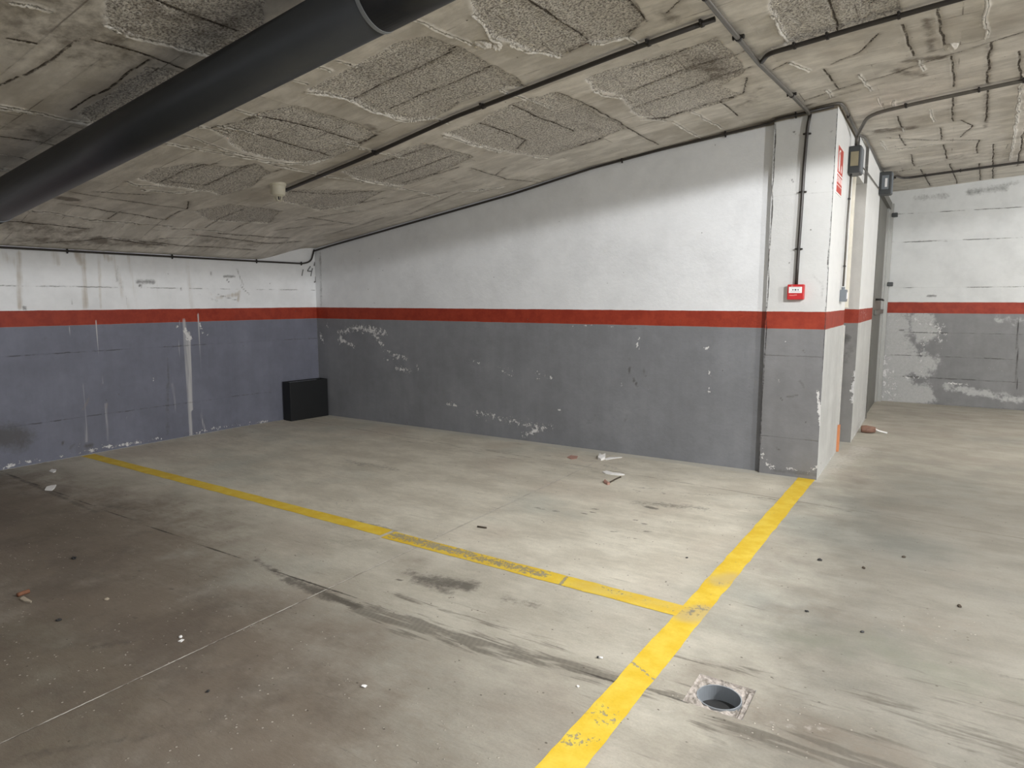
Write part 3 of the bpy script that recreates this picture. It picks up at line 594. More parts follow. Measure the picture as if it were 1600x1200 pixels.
# ------------------------------------------------------------ painted bay lines
def make_yellow():
    g = Mat('yellow_road_paint', .55)
    c, n3, nf = concrete_col(g)
    n = g.noise(42, 5, .75); n2 = g.noise(9, 4, .6)
    ye = g.mul(g.mix(g.st(.35, .7, n2), (.70, .47, .035), (.77, .575, .075)), .9+nf*.2)
    wr = g.at('wear'); m = g.st(.50, .57, wr+(n-.5)*1.9+(n2-.5)*.5)
    fade = g.at('fade'); ye = g.mix(g.st(.1, 1, fade+(n2-.5)*.6)*.75, ye, (.50, .40, .20))
    v = g.vor(40); m = g.max(m, g.st(.14, .09, v)*g.st(.58, .62, g.noise(14, 1)))
    return g.done(g.mix(m*.85, ye, g.mul(c, .62)), (1-m)*.0008+nf*.0008, spec=.3)
M_yel = make_yellow()
def strip(name, pa, pb, w, label, wear, fade, end_jit=.02, n=260, m=12, z=.0012):
    pa = np.array(pa, float); pb = np.array(pb, float); d = pb-pa; Ln = np.linalg.norm(d); d /= Ln; s = np.array([-d[1], d[0]])
    def fn(u, v):
        jl_ = (fbm(u*Ln*9+3, v*0+2, 3)-.5)*.012*np.sign(v-.5)*(np.abs(v-.5)*2)**6
        p = pa+np.outer(u*Ln, d)+np.outer((v-.5)*w+jl_, s)
        return np.column_stack([p, np.full(len(u), z)])
    o = gridmesh(name, np.linspace(0, 1, n), np.linspace(0, 1, m), fn, dict(wear=lambda P: caps(P, wear), fade=lambda P: caps(P, fade)), M_yel)
    return tag(o, label, 'road marking', 'yellow bay lines')
wearL = [((-2.95, 3.1, 0), (-2.75, 3.12, 0), .10, .55), ((-2.85, 3.10, 0), (-1.75, 3.08, 0), .12, .60), ((-2.85, 3.1, 0), (-2.3, 3.1, 0), .11, .68), ((-1.62, 3.12, 0), (-1.60, 3.0, 0), .02, .8), ((-1.4, 3.1, 0), (-1.0, 3.05, 0), .06, .40)]
fadeL = [((-1.5, 3.07, 0), (-.95, 3.07, 0), .14, .45), ((-2.4, 3.07, 0), (-1.9, 3.07, 0), .14, .3)]
strip('parking_line', (-6.90, 3.20), (-2.93, 3.115), .115, 'long yellow line from left wall to bay corner', [], [])
strip('parking_line', (-2.90, 3.095), (-.965, 3.055), .125, 'speckled worn yellow line piece joining the right yellow line', wearL, fadeL, z=.0016)
strip('parking_line', (-.852, 6.0), (-.952, 1.0), .128, 'yellow line from pillar foot running to bottom of photo',
      [((-.93, 3.05, 0), (-.88, 3.15, 0), .10, .52), ((-.92, 3.45, 0), (-.86, 3.5, 0), .07, .42), ((-.97, 2.1, 0), (-.9, 2.1, 0), .14, .42), ((-1.0, 1.9, 0), (-.9, 1.95, 0), .08, .45), ((-1.0, 2.5, 0), (-.86, 2.42, 0), .015, .8)],
      [((-.92, 3.02, 0), (-.86, 3.12, 0), .13, 1.1), ((-.9, 3.5, 0), (-.85, 3.6, 0), .14, .8)], n=300)

# ------------------------------------------------------------ open drain hole in the floor
dr = thing('floor_drain', 'open round pipe hole with broken mortar rim in the concrete floor', 'drain', (-.612, 2.448, 0))
CXh, CYh, RP = -.612, 2.450, .079
def make_surround():
    n = 96; rings = 26; Vv = []; at_l = []
    for i in range(rings+1):
        t = i/rings
        for k in range(n):
            a = 2*math.pi*k/n; ca, sa = math.cos(a), math.sin(a)
            # distance to the cut rectangle
            dx = (HX1-CXh if ca > 0 else CXh-HX0)/max(abs(ca), 1e-6); dy = (HY1-CYh if sa > 0 else CYh-HY0)/max(abs(sa), 1e-6)
            R = min(dx, dy); r = RP+.004+(R-RP-.004)*t
            x, y = CXh+ca*r, CYh+sa*r
            e = min(1, (1-t)*6)
            z = (-.002-.009*float(vnoise(np.array([x*60.]), np.array([y*60.]))[0])-.004*float(vnoise(np.array([x*160.]), np.array([y*160.]))[0]))*e
            if x > HX1-.035 and x < HX1-.022: z -= .012*e
            Vv.append((x-CXh-0.0, y-CYh+.002, z))
    Q = []
    for i in range(rings):
        for k in range(n): Q.append((i*n+k, i*n+(k+1) % n, (i+1)*n+(k+1) % n, (i+1)*n+k))
    me = bpy.data.meshes.new('mortar_surround'); me.from_pydata(Vv, [], Q); me.update()
    g = Mat('broken_mortar', .9); n1 = g.noise(70, 5, .75); n2 = g.noise(24, 4, .7)
    me.materials.append(g.done(g.mul(g.mix(g.st(.45, .62, n2), (.50, .45, .41), (.30, .27, .235)), .6+n1*.8), n1*.006+n2*.01))
    return link(bpy.data.objects.new('mortar_surround', me), dr)
ms = make_surround(); 
bm = bmesh.new()
rim = []
n = 48
prof = [(RP, -.30), (RP, -.005), (RP+.004, -.005), (RP+.004, -.30)]
lathe(bm, prof, n, cap=False)
obj('pipe_socket', bm, M_pvcl, dr, smooth=False)
bm = bmesh.new(); lathe(bm, [(RP, -.066), (.045, -.058), (.001, -.055)], n, cap=False); obj('dark_bottom', bm, M_ink, dr)  # black disc closing the pipe a little below the rim

# ------------------------------------------------------------ overhead drain pipe
pA = np.array([-5.442, 2.10, 2.16]); pB = np.array([-2.77, 2.148, 2.587]); dd = (pB-pA)/(pB[0]-pA[0])
def onpipe(x): return pA+dd*(x-pA[0])
dp = thing('drain_pipe', 'thick dark grey drain pipe hanging under the ceiling', 'pipe', onpipe(-6.9))
RPIPE = .122
def rel(p, o): return Vector([float(v) for v in p])-o.location
bm = bmesh.new(); tube(bm, [rel(onpipe(-6.93), dp), rel(onpipe(-5.50), dp)], RPIPE, 48); obj('pipe_section', bm, M_pipe, dp, smooth=True)
bm = bmesh.new(); tube(bm, [rel(onpipe(-5.50), dp), rel(onpipe(-2.02), dp)], RPIPE, 48); obj('pipe_section', bm, M_pipe, dp, smooth=True)
bm = bmesh.new(); tube(bm, [rel(onpipe(-2.02), dp), rel(onpipe(-1.45), dp)], RPIPE+.003, 48); obj('pipe_section', bm, M_pipe, dp, smooth=True)
for xr, wd in ((-5.50, .006), (-2.02, .010)):
    bm = bmesh.new(); tube(bm, [rel(onpipe(xr-wd), dp), rel(onpipe(xr+wd), dp)], RPIPE+.0045, 48); o = obj('joint_ring', bm, M_seam, dp, bevel=.002); o['label'] = 'thin light grey joint ring around dark pipe'

# ------------------------------------------------------------ conduits
clipme = {}
def clip(parent, p, d, nrm, r=.013, mat=None):
    """saddle clip round a conduit at p, running d, fixed towards nrm"""
    key = r
    if key not in clipme:
        bm = bmesh.new(); tube(bm, [(-.007, 0, 0), (.007, 0, 0)], r*1.3, 16)
        box(bm, (-.006, -r*2.3, r*.1), (.006, r*2.3, r*1.0))
        for s in (-1, 1):
            bmesh.ops.create_icosphere(bm, subdivisions=1, radius=r*.5, matrix=Matrix.Translation((0, s*r*1.95, -r*.05)))
        me = bpy.data.meshes.new('clip'); bm.to_mesh(me); bm.free(); me.materials.append(M_clip); clipme[key] = me
    x = Vector(d).normalized(); z = Vector(nrm); z = (z-x*z.dot(x)).normalized(); y = z.cross(x)
    o = link(bpy.data.objects.new('clip', clipme[key]), parent)
    M = Matrix((x, y, z)).transposed().to_4x4(); M.translation = Vector([float(v) for v in p])-parent.location
    o.matrix_basis = M
def conduit(label, pts, clips, r=.0145, mat=None, rad=.06, nrm=(0, 0, 1), group=None):
    pts = [np.array(p, float) for p in pts]
    t = thing('conduit', label, 'conduit', pts[0])
    bm = bmesh.new(); tube(bm, smoothpath([rel(p, t) for p in pts], rad), r); obj('tube', bm, mat or M_cond, t, smooth=True)
    for cp in clips:
        cp = np.array(cp, float); best = None
        for a, b in zip(pts[:-1], pts[1:]):
            d = b-a; s = min(1, max(0, (cp-a)@d/(d@d))); q = a+d*s; e = np.linalg.norm(cp-q)
            if best is None or e < best[0]: best = (e, q, d)
        clip(t, best[1], best[2], nrm, r)
    return t
CO = .028
def cz(x, y, off=CO): return np.array([x, y, zc(x, y)-off])
DET = cl(434, 292, .02)
# conduit A: detector -> junction; follows ceiling kinks
yA = lambda x: np.interp(x, [-4.86, -1.13], [3.97, 3.74])
conduit('dark ceiling conduit running from cream detector to the cross conduit', [cz(x, yA(x)) for x in (-4.84, -3.8, -2.9, -1.66, -1.10)],
        [cl(580, 237, CO), cl(769, 171, CO), cl(1017, 70, CO), cl(1100, 40, CO)])
xB = -1.07
conduit('brown grey ceiling conduit running toward the pillar top', [cz(-1.09, 0.9), cz(-1.075, 3.2), cz(-1.06, 4.56), cz(-1.0, 5.62), cz(-.985, 5.93), np.array([-.98, 5.96, 2.96])],
        [cl(1083, 2, CO), cl(1135, 66, CO), cl(1145, 62, CO), cl(1232, 150, CO)], mat=M_cond2)
conduit('dark ceiling conduit leaving the cross conduit toward upper right', [cz(-1.04, 4.56), cz(-.98, 4.46), cz(-.46, 4.42), cz(.83, 4.30), cz(2.5, 4.2)],
        [cl(1299, 64, CO), cl(1250, 80, CO), cl(1405, 25, CO)], rad=.04)
conduit('dark conduit along the top edge of the long white wall', [np.array([-6.80, 6.034, 2.118]), np.array([-6.48, 6.034, 2.172]), np.array([-3.8, 6.034, 2.582]), np.array([-2.9, 6.03, 2.750]), np.array([-2.2, 6.03, 2.845]), np.array([-1.30, 6.03, 2.945]), np.array([-1.22, 5.975, 2.958]), np.array([-.80, 5.975, 3.000])],
        [(-1.65, 6.03, 2.905), (-2.6, 6.03, 2.79), (-1.08, 5.98, 2.97)], nrm=(0, 1, 0), rad=.03, r=.011)
conduit('light steel conduit turning around the pillar top corner', [np.array([-.93, 5.972, 3.005]), np.array([-.765, 5.972, 3.018]), np.array([-.745, 6.1, 3.018]), np.array([-.745, 7.2, 3.018]), np.array([-.70, 7.35, 3.018]), np.array([-.68, 9.4, 3.02])],
        [(-.745, 6.4, 3.018)], nrm=(-1, 0, 0), rad=.05, r=.011, mat=M_cond2)
cp = [hit(px, py, 1, 5.978) for px, py in ((1266, 178), (1262, 196), (1257, 250), (1252, 330), (1247, 400), (1244, 447))]
conduit('dark vertical conduit dropping down the pillar to red call point', cp, [hit(px, py, 1, 5.978) for px, py in ((1259, 209), (1252, 300), (1247, 389))], nrm=(0, 1, 0), r=.013, rad=.1)
conduit('brown conduit curving from pillar lamp across right ceiling', [(-.725, 6.91, 2.872), (-.722, 6.90, 2.95), cz(-.60, 6.45), cz(-.225, 6.37), cz(.41, 6.30), cz(2.5, 6.1)],
        [cl(1530, 141, CO), cl(1600, 128, CO), cl(1420, 168, CO)], mat=M_cond2, rad=.14)
conduit('dark conduit bending from second lamp along far ceiling', [(-.60, 9.415, 2.90), (-.59, 9.46, 2.93), cz(-.56, 9.75), cz(-.50, 10.05), cz(.72, 10.06), cz(2.5, 10.0)],
        [cl(1446, 279, CO), cl(1500, 270, CO), cl(1391, 271, CO)], mat=M_cond, rad=.12)
lp = [(-6.922, 1.0, 1.945), (-6.922, 2.64, 1.950), (-6.922, 4.9, 1.952), tuple(on_l(473, 412)+np.array([.016, 0, 0])), tuple(on_l(485, 408)+np.array([.016, 0, 0])), tuple(on_l(489.5, 390)+np.array([.016, 0, 0]))]
conduit('thin dark conduit along the top of the left wall', lp, [on_l(104, 392), on_l(268, 401), on_l(400, 407), on_l(470, 412)], nrm=(-1, 0, 0), rad=.10, r=.010)
conduit('thin conduit dropping down pillar side to grey switch', [(-.755, 6.92, 2.62), (-.755, 6.86, 2.2), (-.755, 6.84, 1.62)], [(-.755, 6.89, 2.40), (-.755, 6.85, 1.80)], nrm=(-1, 0, 0), r=.009, mat=M_cond2)
conduit('thin pale cable running above the doorway lintel', [(-.69, 7.05, 2.71), (-.69, 7.7, 2.745), (-.69, 9.3, 2.79)], [], nrm=(-1, 0, 0), r=.006, mat=M_cond2)

# ------------------------------------------------------------ smoke detector
d = thing('smoke_detector', 'cream round fire detector on the ceiling at end of conduit', 'detector', (DET[0], DET[1], zc(DET[0], DET[1])+.004))
bm = bmesh.new(); lathe(bm, [(.070, .02), (.070, -.012), (.062, -.018), (.060, -.05), (.061, -.078), (.056, -.092), (.040, -.100)], 40)
obj('base', bm, M_cream, d, smooth=False, bevel=.001)
bm = bmesh.new(); lathe(bm, [(.040, -.099), (.037, -.104), (.012, -.104)], 32); obj('collar', bm, M_cream, d)
for k in range(5):
    a = 2*math.pi*k/5+.3; bm = bmesh.new()
    tube(bm, [(.036*math.cos(a), .036*math.sin(a), -.102), (.030*math.cos(a), .030*math.sin(a), -.125), (.017*math.cos(a), .017*math.sin(a), -.138)], .0055, 8)
    obj('cage_rib', bm, M_cream, d, smooth=True)
bm = bmesh.new(); lathe(bm, [(.019, -.133), (.019, -.141), (.012, -.144)], 24); obj('cap', bm, M_cream, d)
bm = bmesh.new(); lathe(bm, [(.007, -.10), (.007, -.13)], 12); obj('sensor', bm, M_ink, d)

# ------------------------------------------------------------ red call point
a0 = hit(1232, 443, 1, 5.95)
cpnt = thing('fire_call_point', 'red fire alarm call point on grey and white pillar', 'fire alarm', ((-1.074-.938)/2, YF, (1.625+1.497)/2))
bm = bmesh.new(); box(bm, (-.062, -.036, -.060), (.062, 0.0, .060)); obj('back_box', bm, M_red, cpnt, bevel=.004)
bm = bmesh.new(); box(bm, (-.066, -.052, -.062), (.062, -.034, .062)); obj('cover', bm, M_red, cpnt, bevel=.005)
bm = bmesh.new(); box(bm, (-.054, -.0545, -.008), (.047, -.050, .042)); obj('press_plate', bm, M_white, cpnt, bevel=.001)
for dx_, kind in ((-.020, 1), (-.002, 0), (.016, -1)):
    bm = bmesh.new()
    if kind == 0:
        lathe(bm, [(.0065, 0), (.0065, .001)], 20, M=Matrix.Translation((dx_, -.0545, .018)) @ Matrix.Rotation(math.pi/2, 4, 'X'))
    else:
        v = [bm.verts.new((dx_-kind*.006, -.0556, .018+.006)), bm.verts.new((dx_+kind*.007, -.0556, .018)), bm.verts.new((dx_-kind*.006, -.0556, .018-.006))]
        v2 = [bm.verts.new(q.co+Vector((0, .0012, 0))) for q in v]; bm.faces.new(v); bm.faces.new(v2[::-1])
        for i in range(3): bm.faces.new((v[i], v2[i], v2[(i+1) % 3], v[(i+1) % 3]))
    obj('printed_mark', bm, M_ink, cpnt)
for zz in (.033, .003):
    boxo('printed_line', (-.040, -.0552, zz), (.035, -.0543, zz+.0012), M_clip, cpnt)
bm = bmesh.new(); box(bm, (-.048, -.053, -.030), (-.004, -.0515, -.024)); box(bm, (-.012, -.053, -.027), (.010, -.0515, -.021)); obj('embossed_text', bm, plain('faded_print', (.75, .30, .26)), cpnt)
boxo('key_slot', (-.038, -.053, .046), (-.024, -.051, .054), M_pink, cpnt)

# ------------------------------------------------------------ fire sign on the pillar side
sg = thing('fire_sign', 'red and white fire extinguisher sign on white pillar side', 'sign', (PX1+.0005, 6.12, 2.36))
boxo('panel', (0, 0, 0), (.004, .34, .385), M_paper, sg)
boxo('red_field', (.0035, .012, .165), (.0052, .328, .373), M_sign, sg)
boxo('caption_field', (.0035, .012, .012), (.0052, .328, .152), M_sign, sg)
# extinguisher pictogram
bm = bmesh.new()
def prism(bm, pts, x0, x1):
    a = [bm.verts.new((x0, p[0], p[1])) for p in pts]; b = [bm.verts.new((x1, p[0], p[1])) for p in pts]
    bm.faces.new(a[::-1]); bm.faces.new(b)
    for i in range(len(pts)): bm.faces.new((a[i], a[(i+1) % len(pts)], b[(i+1) % len(pts)], b[i]))
prism(bm, [(.075, .178), (.135, .178), (.135, .285), (.128, .305), (.113, .315), (.097, .315), (.082, .305), (.075, .285)], .005, .0062)
prism(bm, [(.097, .318), (.113, .318), (.118, .335), (.160, .345), (.160, .352), (.090, .348)], .005, .0062)
prism(bm, [(.088, .345), (.095, .338), (.060, .315), (.052, .260), (.058, .195), (.048, .195), (.042, .262), (.050, .322)], .005, .0062)
obj('extinguisher_symbol', bm, M_paper, sg)
bm = bmesh.new()
prism(bm, [(.215, .185), (.24, .180), (.255, .190), (.260, .215), (.250, .245), (.240, .225), (.230, .250), (.218, .220), (.208, .205)], .005, .0062)
obj('flame_symbol', bm, M_paper, sg)
def text(name, body, size, loc, rot, mat, parent, sx=1.0):
    cu = bpy.data.curves.new(name, 'FONT'); cu.body = body; cu.size = size; cu.extrude = .0006; cu.align_x = 'CENTER'; cu.align_y = 'CENTER'
    o = bpy.data.objects.new(name, cu); C.objects.link(o); dg = bpy.context.evaluated_depsgraph_get(); dg.update()
    me = bpy.data.meshes.new_from_object(o.evaluated_get(dg)); bpy.data.objects.remove(o)
    me.name = name; me.materials.clear(); me.materials.append(mat)
    o = link(bpy.data.objects.new(name, me), parent); o.location = loc; o.rotation_euler = rot; o.scale = (sx, 1, 1)
    return o
text('caption_text', 'EXTINTOR', .072, (.0056, .170, .112), (math.pi/2, 0, math.pi/2), M_paper, sg, .86)
boxo('caption_bar', (.005, .03, .066), (.006, .31, .071), M_paper, sg)

# ------------------------------------------------------------ lamps on the pillar side
def lamp(label, y, z, x, w_, h_, dpt, name='emergency_light'):
    t = thing(name, label, 'lamp', (x, y, z))
    bm = bmesh.new(); box(bm, (0, -w_/2, -h_/2), (dpt, w_/2, h_/2)); obj('housing', bm, M_dgrey, t, bevel=.010)
    bm = bmesh.new(); box(bm, (dpt-.004, -w_/2+.012, -h_/2+.01), (dpt+.006, w_/2-.012, h_/2-.01)); obj('side_cover', bm, M_grey, t, bevel=.004)
    return t
t = lamp('slate grey lamp box with tan window mounted on pillar above conduit', 6.93, 2.735, PX1, .20, .235, .10)
boxo('window', (.018, -.1055, -.058), (.082, -.098, .066), M_lens, t, bevel=.002)
bm = bmesh.new(); tube(bm, [(.05, -.02, .115), (.05, -.02, .142)], .013, 12); obj('cable_gland', bm, M_clip, t)
boxo('mount_foot', (.0, .098, -.112), (.06, .15, -.098), M_clip, t)
t = lamp('dark square lamp box on white pier above the doorway end', 9.30, 2.86, QX, .20, .255, .13)
boxo('window', (.028, -.1055, -.075), (.100, -.098, .085), M_grey, t, bevel=.002)
boxo('window_glyph', (.062, -.109, -.050), (.086, -.104, .050), M_white, t)  # pale glyph inside the lamp window

# ------------------------------------------------------------ switch box
t = thing('light_switch', 'grey light switch box on pillar side under thin conduit', 'switch', (PX1, 6.84, 1.535))
bm = bmesh.new(); box(bm, (0, -.045, -.055), (.055, .045, .055)); obj('box', bm, M_grey, t, bevel=.004)
boxo('rocker', (.054, -.022, -.030), (.062, .022, .030), M_white, t, bevel=.002)
bm = bmesh.new(); tube(bm, [(.022, 0, .055), (.022, 0, .078)], .014, 12); obj('cable_gland', bm, M_grey, t)

# ------------------------------------------------------------ doorway trim on pillar edge
struct(boxo('trim_1', (PX1-.02, PY1, 1.42), (PX1+.028, PY1+.045, ZL), M_frame, bevel=.004))
struct(boxo('trim_2', (PX1-.02, PY1, .27), (PX1+.012, PY1+.03, 1.25), plain('scuffed_white_edge', (.52, .51, .48), .7, var=.4, scale=20), bevel=.004))
struct(boxo('trim_3', (PX1-.02, PY1, .0), (PX1+.022, PY1+.045, .27), plain('orange_paint', (.62, .24, .10), .6, var=.5, scale=14), bevel=.004))

# ------------------------------------------------------------ steel door at the end
XD = QX-.045
dt = struct(bpy.data.objects.new('door_1', None)); C.objects.link(dt); dt.location = (XD, 9.5, 0)
boxo('frame', (-.01, 0, 0), (.05, .06, 2.86), M_metal, dt)
boxo('frame', (-.01, 1.74, 0), (.10, 1.82, 2.86), M_metall, dt)
boxo('frame', (-.01, 0, 2.78), (.07, 1.82, 2.88), M_metal, dt)
boxo('leaf', (-.01, .06, .01), (.028, 1.74, 2.78), M_metal, dt)
boxo('leaf_edge', (.02, 1.58, .01), (.055, 1.74, 2.78), M_metall, dt)
bm = bmesh.new(); box(bm, (.028, .40, 1.30), (.060, 1.70, 1.36)); obj('push_bar', bm, M_metal, dt, bevel=.006)
bm = bmesh.new(); tube(bm, smoothpath([(.028, .60, 1.50), (.10, .60, 1.50), (.10, .85, 1.49)], .03), .014, 12); obj('handle', bm, M_clip, dt, smooth=True)
for zz in (2.70, 1.72):
    bm = bmesh.new(); box(bm, (.08, 1.72, zz-.03), (.155, 1.78, zz+.03)); obj('hinge', bm, M_dgrey, dt, bevel=.01)

# ------------------------------------------------------------ black open planter box in the corner
bxo = thing('black_box', 'black open rectangular box standing in the room corner', 'box', (-6.722, 5.780, 0), (0, 0, -.105))
x0, x1, y0, y1, h, tw = -.100, .055, -.30, .255, .485, .012
bm = bmesh.new()
o_ = [(x0, y0), (x1, y0), (x1, y1), (x0, y1)]; i_ = [(x0+tw, y0+tw), (x1-tw, y0+tw), (x1-tw, y1-tw), (x0+tw, y1-tw)]
A = [bm.verts.new((x, y, 0)) for x, y in o_]; B = [bm.verts.new((x, y, h)) for x, y in o_]; Ci = [bm.verts.new((x, y, h)) for x, y in i_]; D = [bm.verts.new((x, y, h-.035)) for x, y in i_]
bm.faces.new(A[::-1]); bm.faces.new(D)
for i in range(4):
    j = (i+1) % 4
    bm.faces.new((A[i], A[j], B[j], B[i])); bm.faces.new((B[i], B[j], Ci[j], Ci[i])); bm.faces.new((Ci[i], Ci[j], D[j], D[i]))
obj('shell', bm, M_black, bxo, bevel=.003)
o = boxo('inner_panel', (x1-.055, y0+tw+.01, h-.034), (x1-tw-.002, y1-.14, h-.001), M_seam, bxo); o['label'] = 'pale grey panel inside box top'

# ------------------------------------------------------------ marks written on the left wall
def wallmark(name, strokes, r=.006):
    bm = bmesh.new()
    for s in strokes:
        P = [on_l(*q) for q in s]; P = [(float(xl(p[1]))+.002, p[1], p[2]) for p in P]
        for a, b in zip(P[:-1], P[1:]):
            dv = Vector(b)-Vector(a); n_ = Vector((0, -dv.z, dv.y)).normalized()*r
            vv = [bm.verts.new(Vector(a)+n_), bm.verts.new(Vector(b)+n_), bm.verts.new(Vector(b)-n_), bm.verts.new(Vector(a)-n_)]
            v2 = [bm.verts.new(v.co+Vector((.001, 0, 0))) for v in vv]; bm.faces.new(vv); bm.faces.new(v2[::-1])
            for i in range(4): bm.faces.new((vv[i], v2[i], v2[(i+1) % 4], vv[(i+1) % 4]))
    return obj(name, bm, plain('faded_marker', (.17, .17, .17), .8))
t = thing('handwritten_number', 'faint hand-drawn number 14 near top of the left wall', 'wall writing', on_l(479, 432))
for nm, st_ in (('digit_one', [[(473.5, 421), (471.5, 431)]]), ('digit_four', [[(488.2, 419), (486.8, 424), (485.5, 431.5)], [(485, 416), (480, 423.5), (487.0, 424)]])):
    o = wallmark(nm, st_, .007); o.parent = t; o.location = -t.location
o = wallmark('pen_stroke', [[(492, 409.5), (490.5, 415.5)]], .008); tag(o, 'upper dark pen stroke on left wall close to room corner', 'wall writing')
o = wallmark('pen_stroke', [[(493, 432), (492.8, 440), (490.5, 441)]], .008); tag(o, 'lower hooked pen stroke on left wall close to room corner', 'wall writing')

# ------------------------------------------------------------ plaster lumps hanging from the ceiling
def blob(name, p, size, mat, label, cat, group=None, seed=1, par=None, rough=.35, rotz=0.0):
    bm = bmesh.new(); bmesh.ops.create_icosphere(bm, subdivisions=3, radius=1)
    rs = np.random.RandomState(seed)
    off = rs.rand(3)*10
    for v in bm.verts:
        c = v.co; nn = float(fbm(np.array([c.x*1.6+off[0]+c.z]), np.array([c.y*1.6+off[1]+c.z*.7]), 3)[0])-.5
        v.co = Vector((c.x*size[0], c.y*size[1], c.z*size[2]))*(1+nn*rough*3)
    o = obj(name, bm, mat, par); o.location = [float(q) for q in p]; o.rotation_euler = (0, 0, rotz)
    if label: tag(o, label, cat, group)
    return o
p1 = cl(753, 70, .01); blob('plaster_lump', p1, (.055, .030, .022), M_plug, 'left of two jagged plaster lumps poking out of ceiling', 'plaster', 'plaster lumps on ceiling', 3, rotz=.5)
p2 = cl(776, 73, .01); blob('plaster_lump', p2, (.030, .022, .024), M_plug, 'right of two jagged plaster lumps, beside granular ceiling patch', 'plaster', 'plaster lumps on ceiling', 5, rotz=.4)
p3 = cl(1486, 73, .01); blob('plaster_lump', p3, (.035, .030, .022), M_plug, 'white plaster lump on the ceiling at upper right', 'plaster', 'plaster lumps on ceiling', 9)

# ------------------------------------------------------------ litter
def sheet(name, px, mat, label, cat, th=.004, bow=.006, group=None):
    """thin crumpled scrap with outline traced on the floor"""
    P = [fl(*q) for q in px]; c = sum(P)/len(P); bm = bmesh.new()
    n_ = len(P); top, bot = [], []
    ct = bm.verts.new((0, 0, th+bow)); cb = bm.verts.new((0, 0, .0005))
    for i, p in enumerate(P):
        z = .001+bow*(.5+.5*math.sin(i*2.3)); top.append(bm.verts.new((p[0]-c[0], p[1]-c[1], z+th))); bot.append(bm.verts.new((p[0]-c[0], p[1]-c[1], .0005)))
    for i in range(n_):
        j = (i+1) % n_; bm.faces.new((ct, top[i], top[j])); bm.faces.new((cb, bot[j], bot[i])); bm.faces.new((top[i], bot[i], bot[j], top[j]))
    o = obj(name, bm, mat); o.location = (float(c[0]), float(c[1]), 0); return tag(o, label, cat, group)
sheet('paper_strip', [(941, 738), (948, 737), (958, 739), (968, 740.5), (976, 742.5), (966, 743), (955, 742), (946, 740.5)], M_paper, 'white paper strip lying on floor in front of long wall', 'paper')
sheet('paper_scrap', [(70, 766.5), (73, 762), (80, 759), (88, 759), (85, 764), (81, 767)], M_paper, 'flat white paper scrap on floor crack near left wall', 'paper')
sheet('paper_scrap', [(77, 737), (81, 734.5), (88, 734.5), (87, 737.5), (83, 739)], M_paper, 'small white scrap closest to the foot of the left wall', 'paper')
sheet('paper_scrap', [(278, 1003), (284, 1000), (288, 1000), (283, 1004)], M_paper, 'tiny white scrap left of pale floor seam, lower left', 'paper', th=.002, bow=.002)
bl = sheet('crumpled_wrapper', [(934, 718), (937, 713), (941, 714), (946, 713), (945, 718), (939, 720)], M_paper, 'crumpled white wrapper at wall end of pale floor seam', 'litter', th=.015, bow=.02)
o = sheet('ribbon', [(944, 717.5), (952, 715.2), (968, 714.3), (972, 715), (958, 717), (947, 719)], M_paper, 'white ribbon trailing from crumpled wrapper toward long wall', 'litter', th=.002, bow=.003)
sheet('dry_leaf', [(943, 754), (945, 752), (952, 755), (953, 757), (949, 758), (945, 756)], M_pink, 'curled pinkish brown leaf in front of white paper strip', 'leaf', th=.006, bow=.014)
sheet('dry_leaf', [(886, 715), (892, 712), (903, 713), (901, 717), (893, 718)], M_pink, 'flat reddish scrap of leaf left of crumpled wrapper', 'leaf', th=.002, bow=.003)
def twig(label, px, r=.004, mat=M_stick, name='twig', cat='twig'):
    P = [fl(*q)+np.array([0, 0, r*1.0]) for q in px]; t = bpy.data.objects
    o0 = P[0].copy(); o0[2] = 0; bm = bmesh.new(); tube(bm, smoothpath([p-o0 for p in P], .02), r, 8); o = obj(name, bm, mat, smooth=True); o.location = o0.tolist(); return tag(o, label, cat)
twig('dark twig beside curled leaf in front of long wall', [(953, 754.5), (958, 752), (961, 750), (970, 746)], .006)
twig('short dark stick on pale floor inside the bay', [(746, 824), (753, 825), (760, 826)], .006, name='stick', cat='stick')
twig('rusty brown stick near left edge of floor', [(28, 933), (35, 930), (46, 926.5)], .011, M_leaf, 'stick', 'stick')
p = fl(36, 939); sheet('crumbled_plaster', [(31, 937), (37, 934), (50, 940), (48, 943), (38, 941)], M_tan, 'tan crumbly plaster bits beside rusty brown stick', 'debris', th=.003, bow=.006)
b = fl(937, 1029); t = thing('cigarette_butt', 'tiny white cigarette butt on floor left of yellow line', 'cigarette butt', (b[0], b[1], 0))
bm = bmesh.new(); tube(bm, [(-.004, 0, .0045), (.012, .004, .0045)], .0045, 12); o = obj('paper', bm, M_paper, t, smooth=True)
bm = bmesh.new(); tube(bm, [(-.012, -.002, .0045), (-.004, 0, .0045)], .0043, 12); o = obj('burnt_tip', bm, M_ink, t, smooth=True)
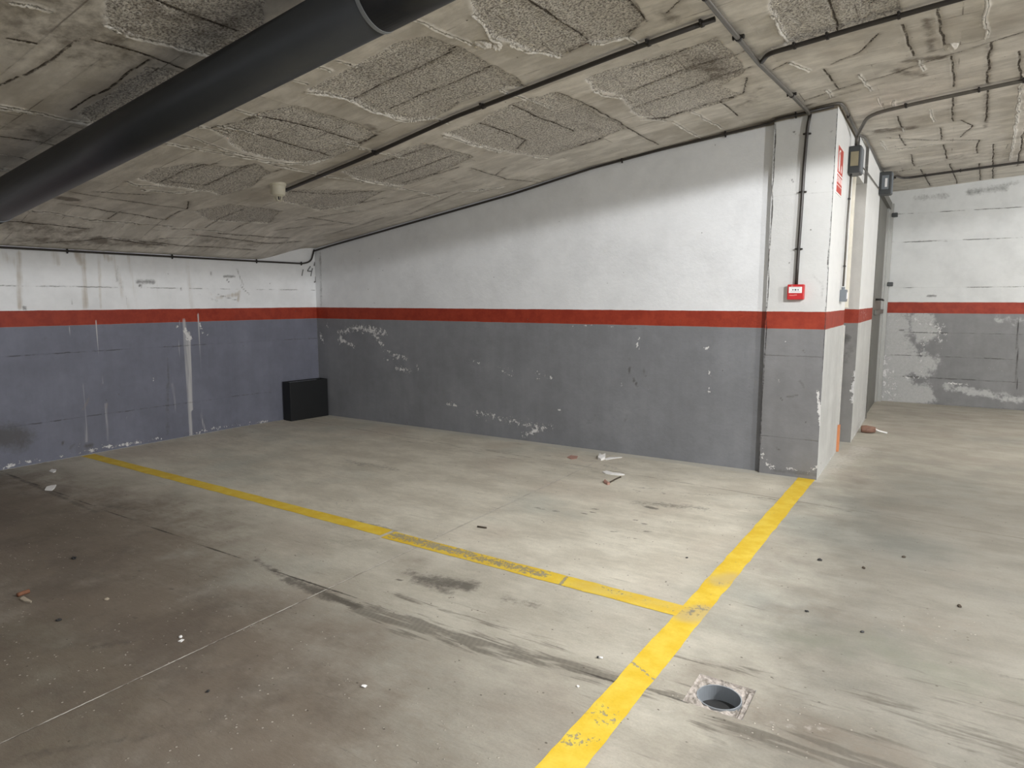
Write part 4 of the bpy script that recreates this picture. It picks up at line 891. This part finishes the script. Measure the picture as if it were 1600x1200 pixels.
stones = [(1281, 876, .014, M_ink, 'black pebble on floor right of yellow line, nearest the line'), (1412, 871, .011, M_stick, 'dark pebble on right floor, topmost of the scattered ones'),
          (1349, 888, .011, M_stick, 'brown pebble on right floor between two darker ones'), (1261, 956, .009, M_ink, 'small black pebble right of where yellow lines meet'),
          (1347, 988, .009, M_ink, 'small black pebble on floor above the drain hole, to its right'), (1499, 948, .012, M_stick, 'brown pebble near right edge of the floor'),
          (116, 873, .016, M_ink, 'dark pebble on brown stained floor, upper left'), (92, 970, .013, M_ink, 'black pebble on brown stained floor below rusty stick'), (325, 1081, .008, M_ink, 'black pebble below pale floor seam at bottom left'),
          (282, 996, .011, M_paper, 'white crumb above tiny paper scrap at lower left'), (167, 937, .012, M_tan, 'pale crumb in the middle of brown stained floor'), (1073, 872, .008, M_ink, 'tiny black pebble inside bay beside the right yellow line'),
          (903, 1073, .007, M_paper, 'white crumb on tyre marks below the cigarette butt'), (569, 1073, .010, M_paper, 'white crumb at lower centre of the floor')]
for i, (px, py, s, mt, lb) in enumerate(stones):
    q = fl(px, py); blob('pebble' if mt is not M_paper and mt is not M_tan else 'crumb', (q[0], q[1], s*.35), (s, s*.75, s*.5), mt, lb, 'pebble' if mt is not M_paper and mt is not M_tan else 'crumb', 'small bits on the floor', 20+i, rotz=i)
# broken cup by the pier foot
q = fl(1352, 676); t = thing('crushed_cup', 'crushed brown and white paper cup lying at pier foot', 'cup', (q[0]+.03, q[1], 0), (0, 0, .2))
bm = bmesh.new(); rr = random.Random(2)
prof = [(-.07, .038), (-.02, .045), (.03, .040), (.07, .030)]
tube(bm, [(x, 0, .042) for x, r in prof], [r for x, r in prof], 18)
for v in bm.verts: v.co.z = max(.001, v.co.z*(.85+.2*rr.random())); v.co.y *= .9+.25*rr.random()
o = obj('cup_body', bm, plain('brown_cup', (.22, .12, .085), .7, var=.9, scale=25), t)
bm = bmesh.new(); tube(bm, [(-.074, 0, .040), (-.066, 0, .040)], .034, 18)
for v in bm.verts: v.co.z = max(.001, v.co.z)
obj('cup_mouth', bm, M_leaf, t)
bm = bmesh.new(); tube(bm, [(.06, 0, .052), (.10, .01, .03), (.19, .0, .012)], .009, 10); o = obj('straw', bm, M_paper, t, smooth=True); o['label'] = 'white straw'
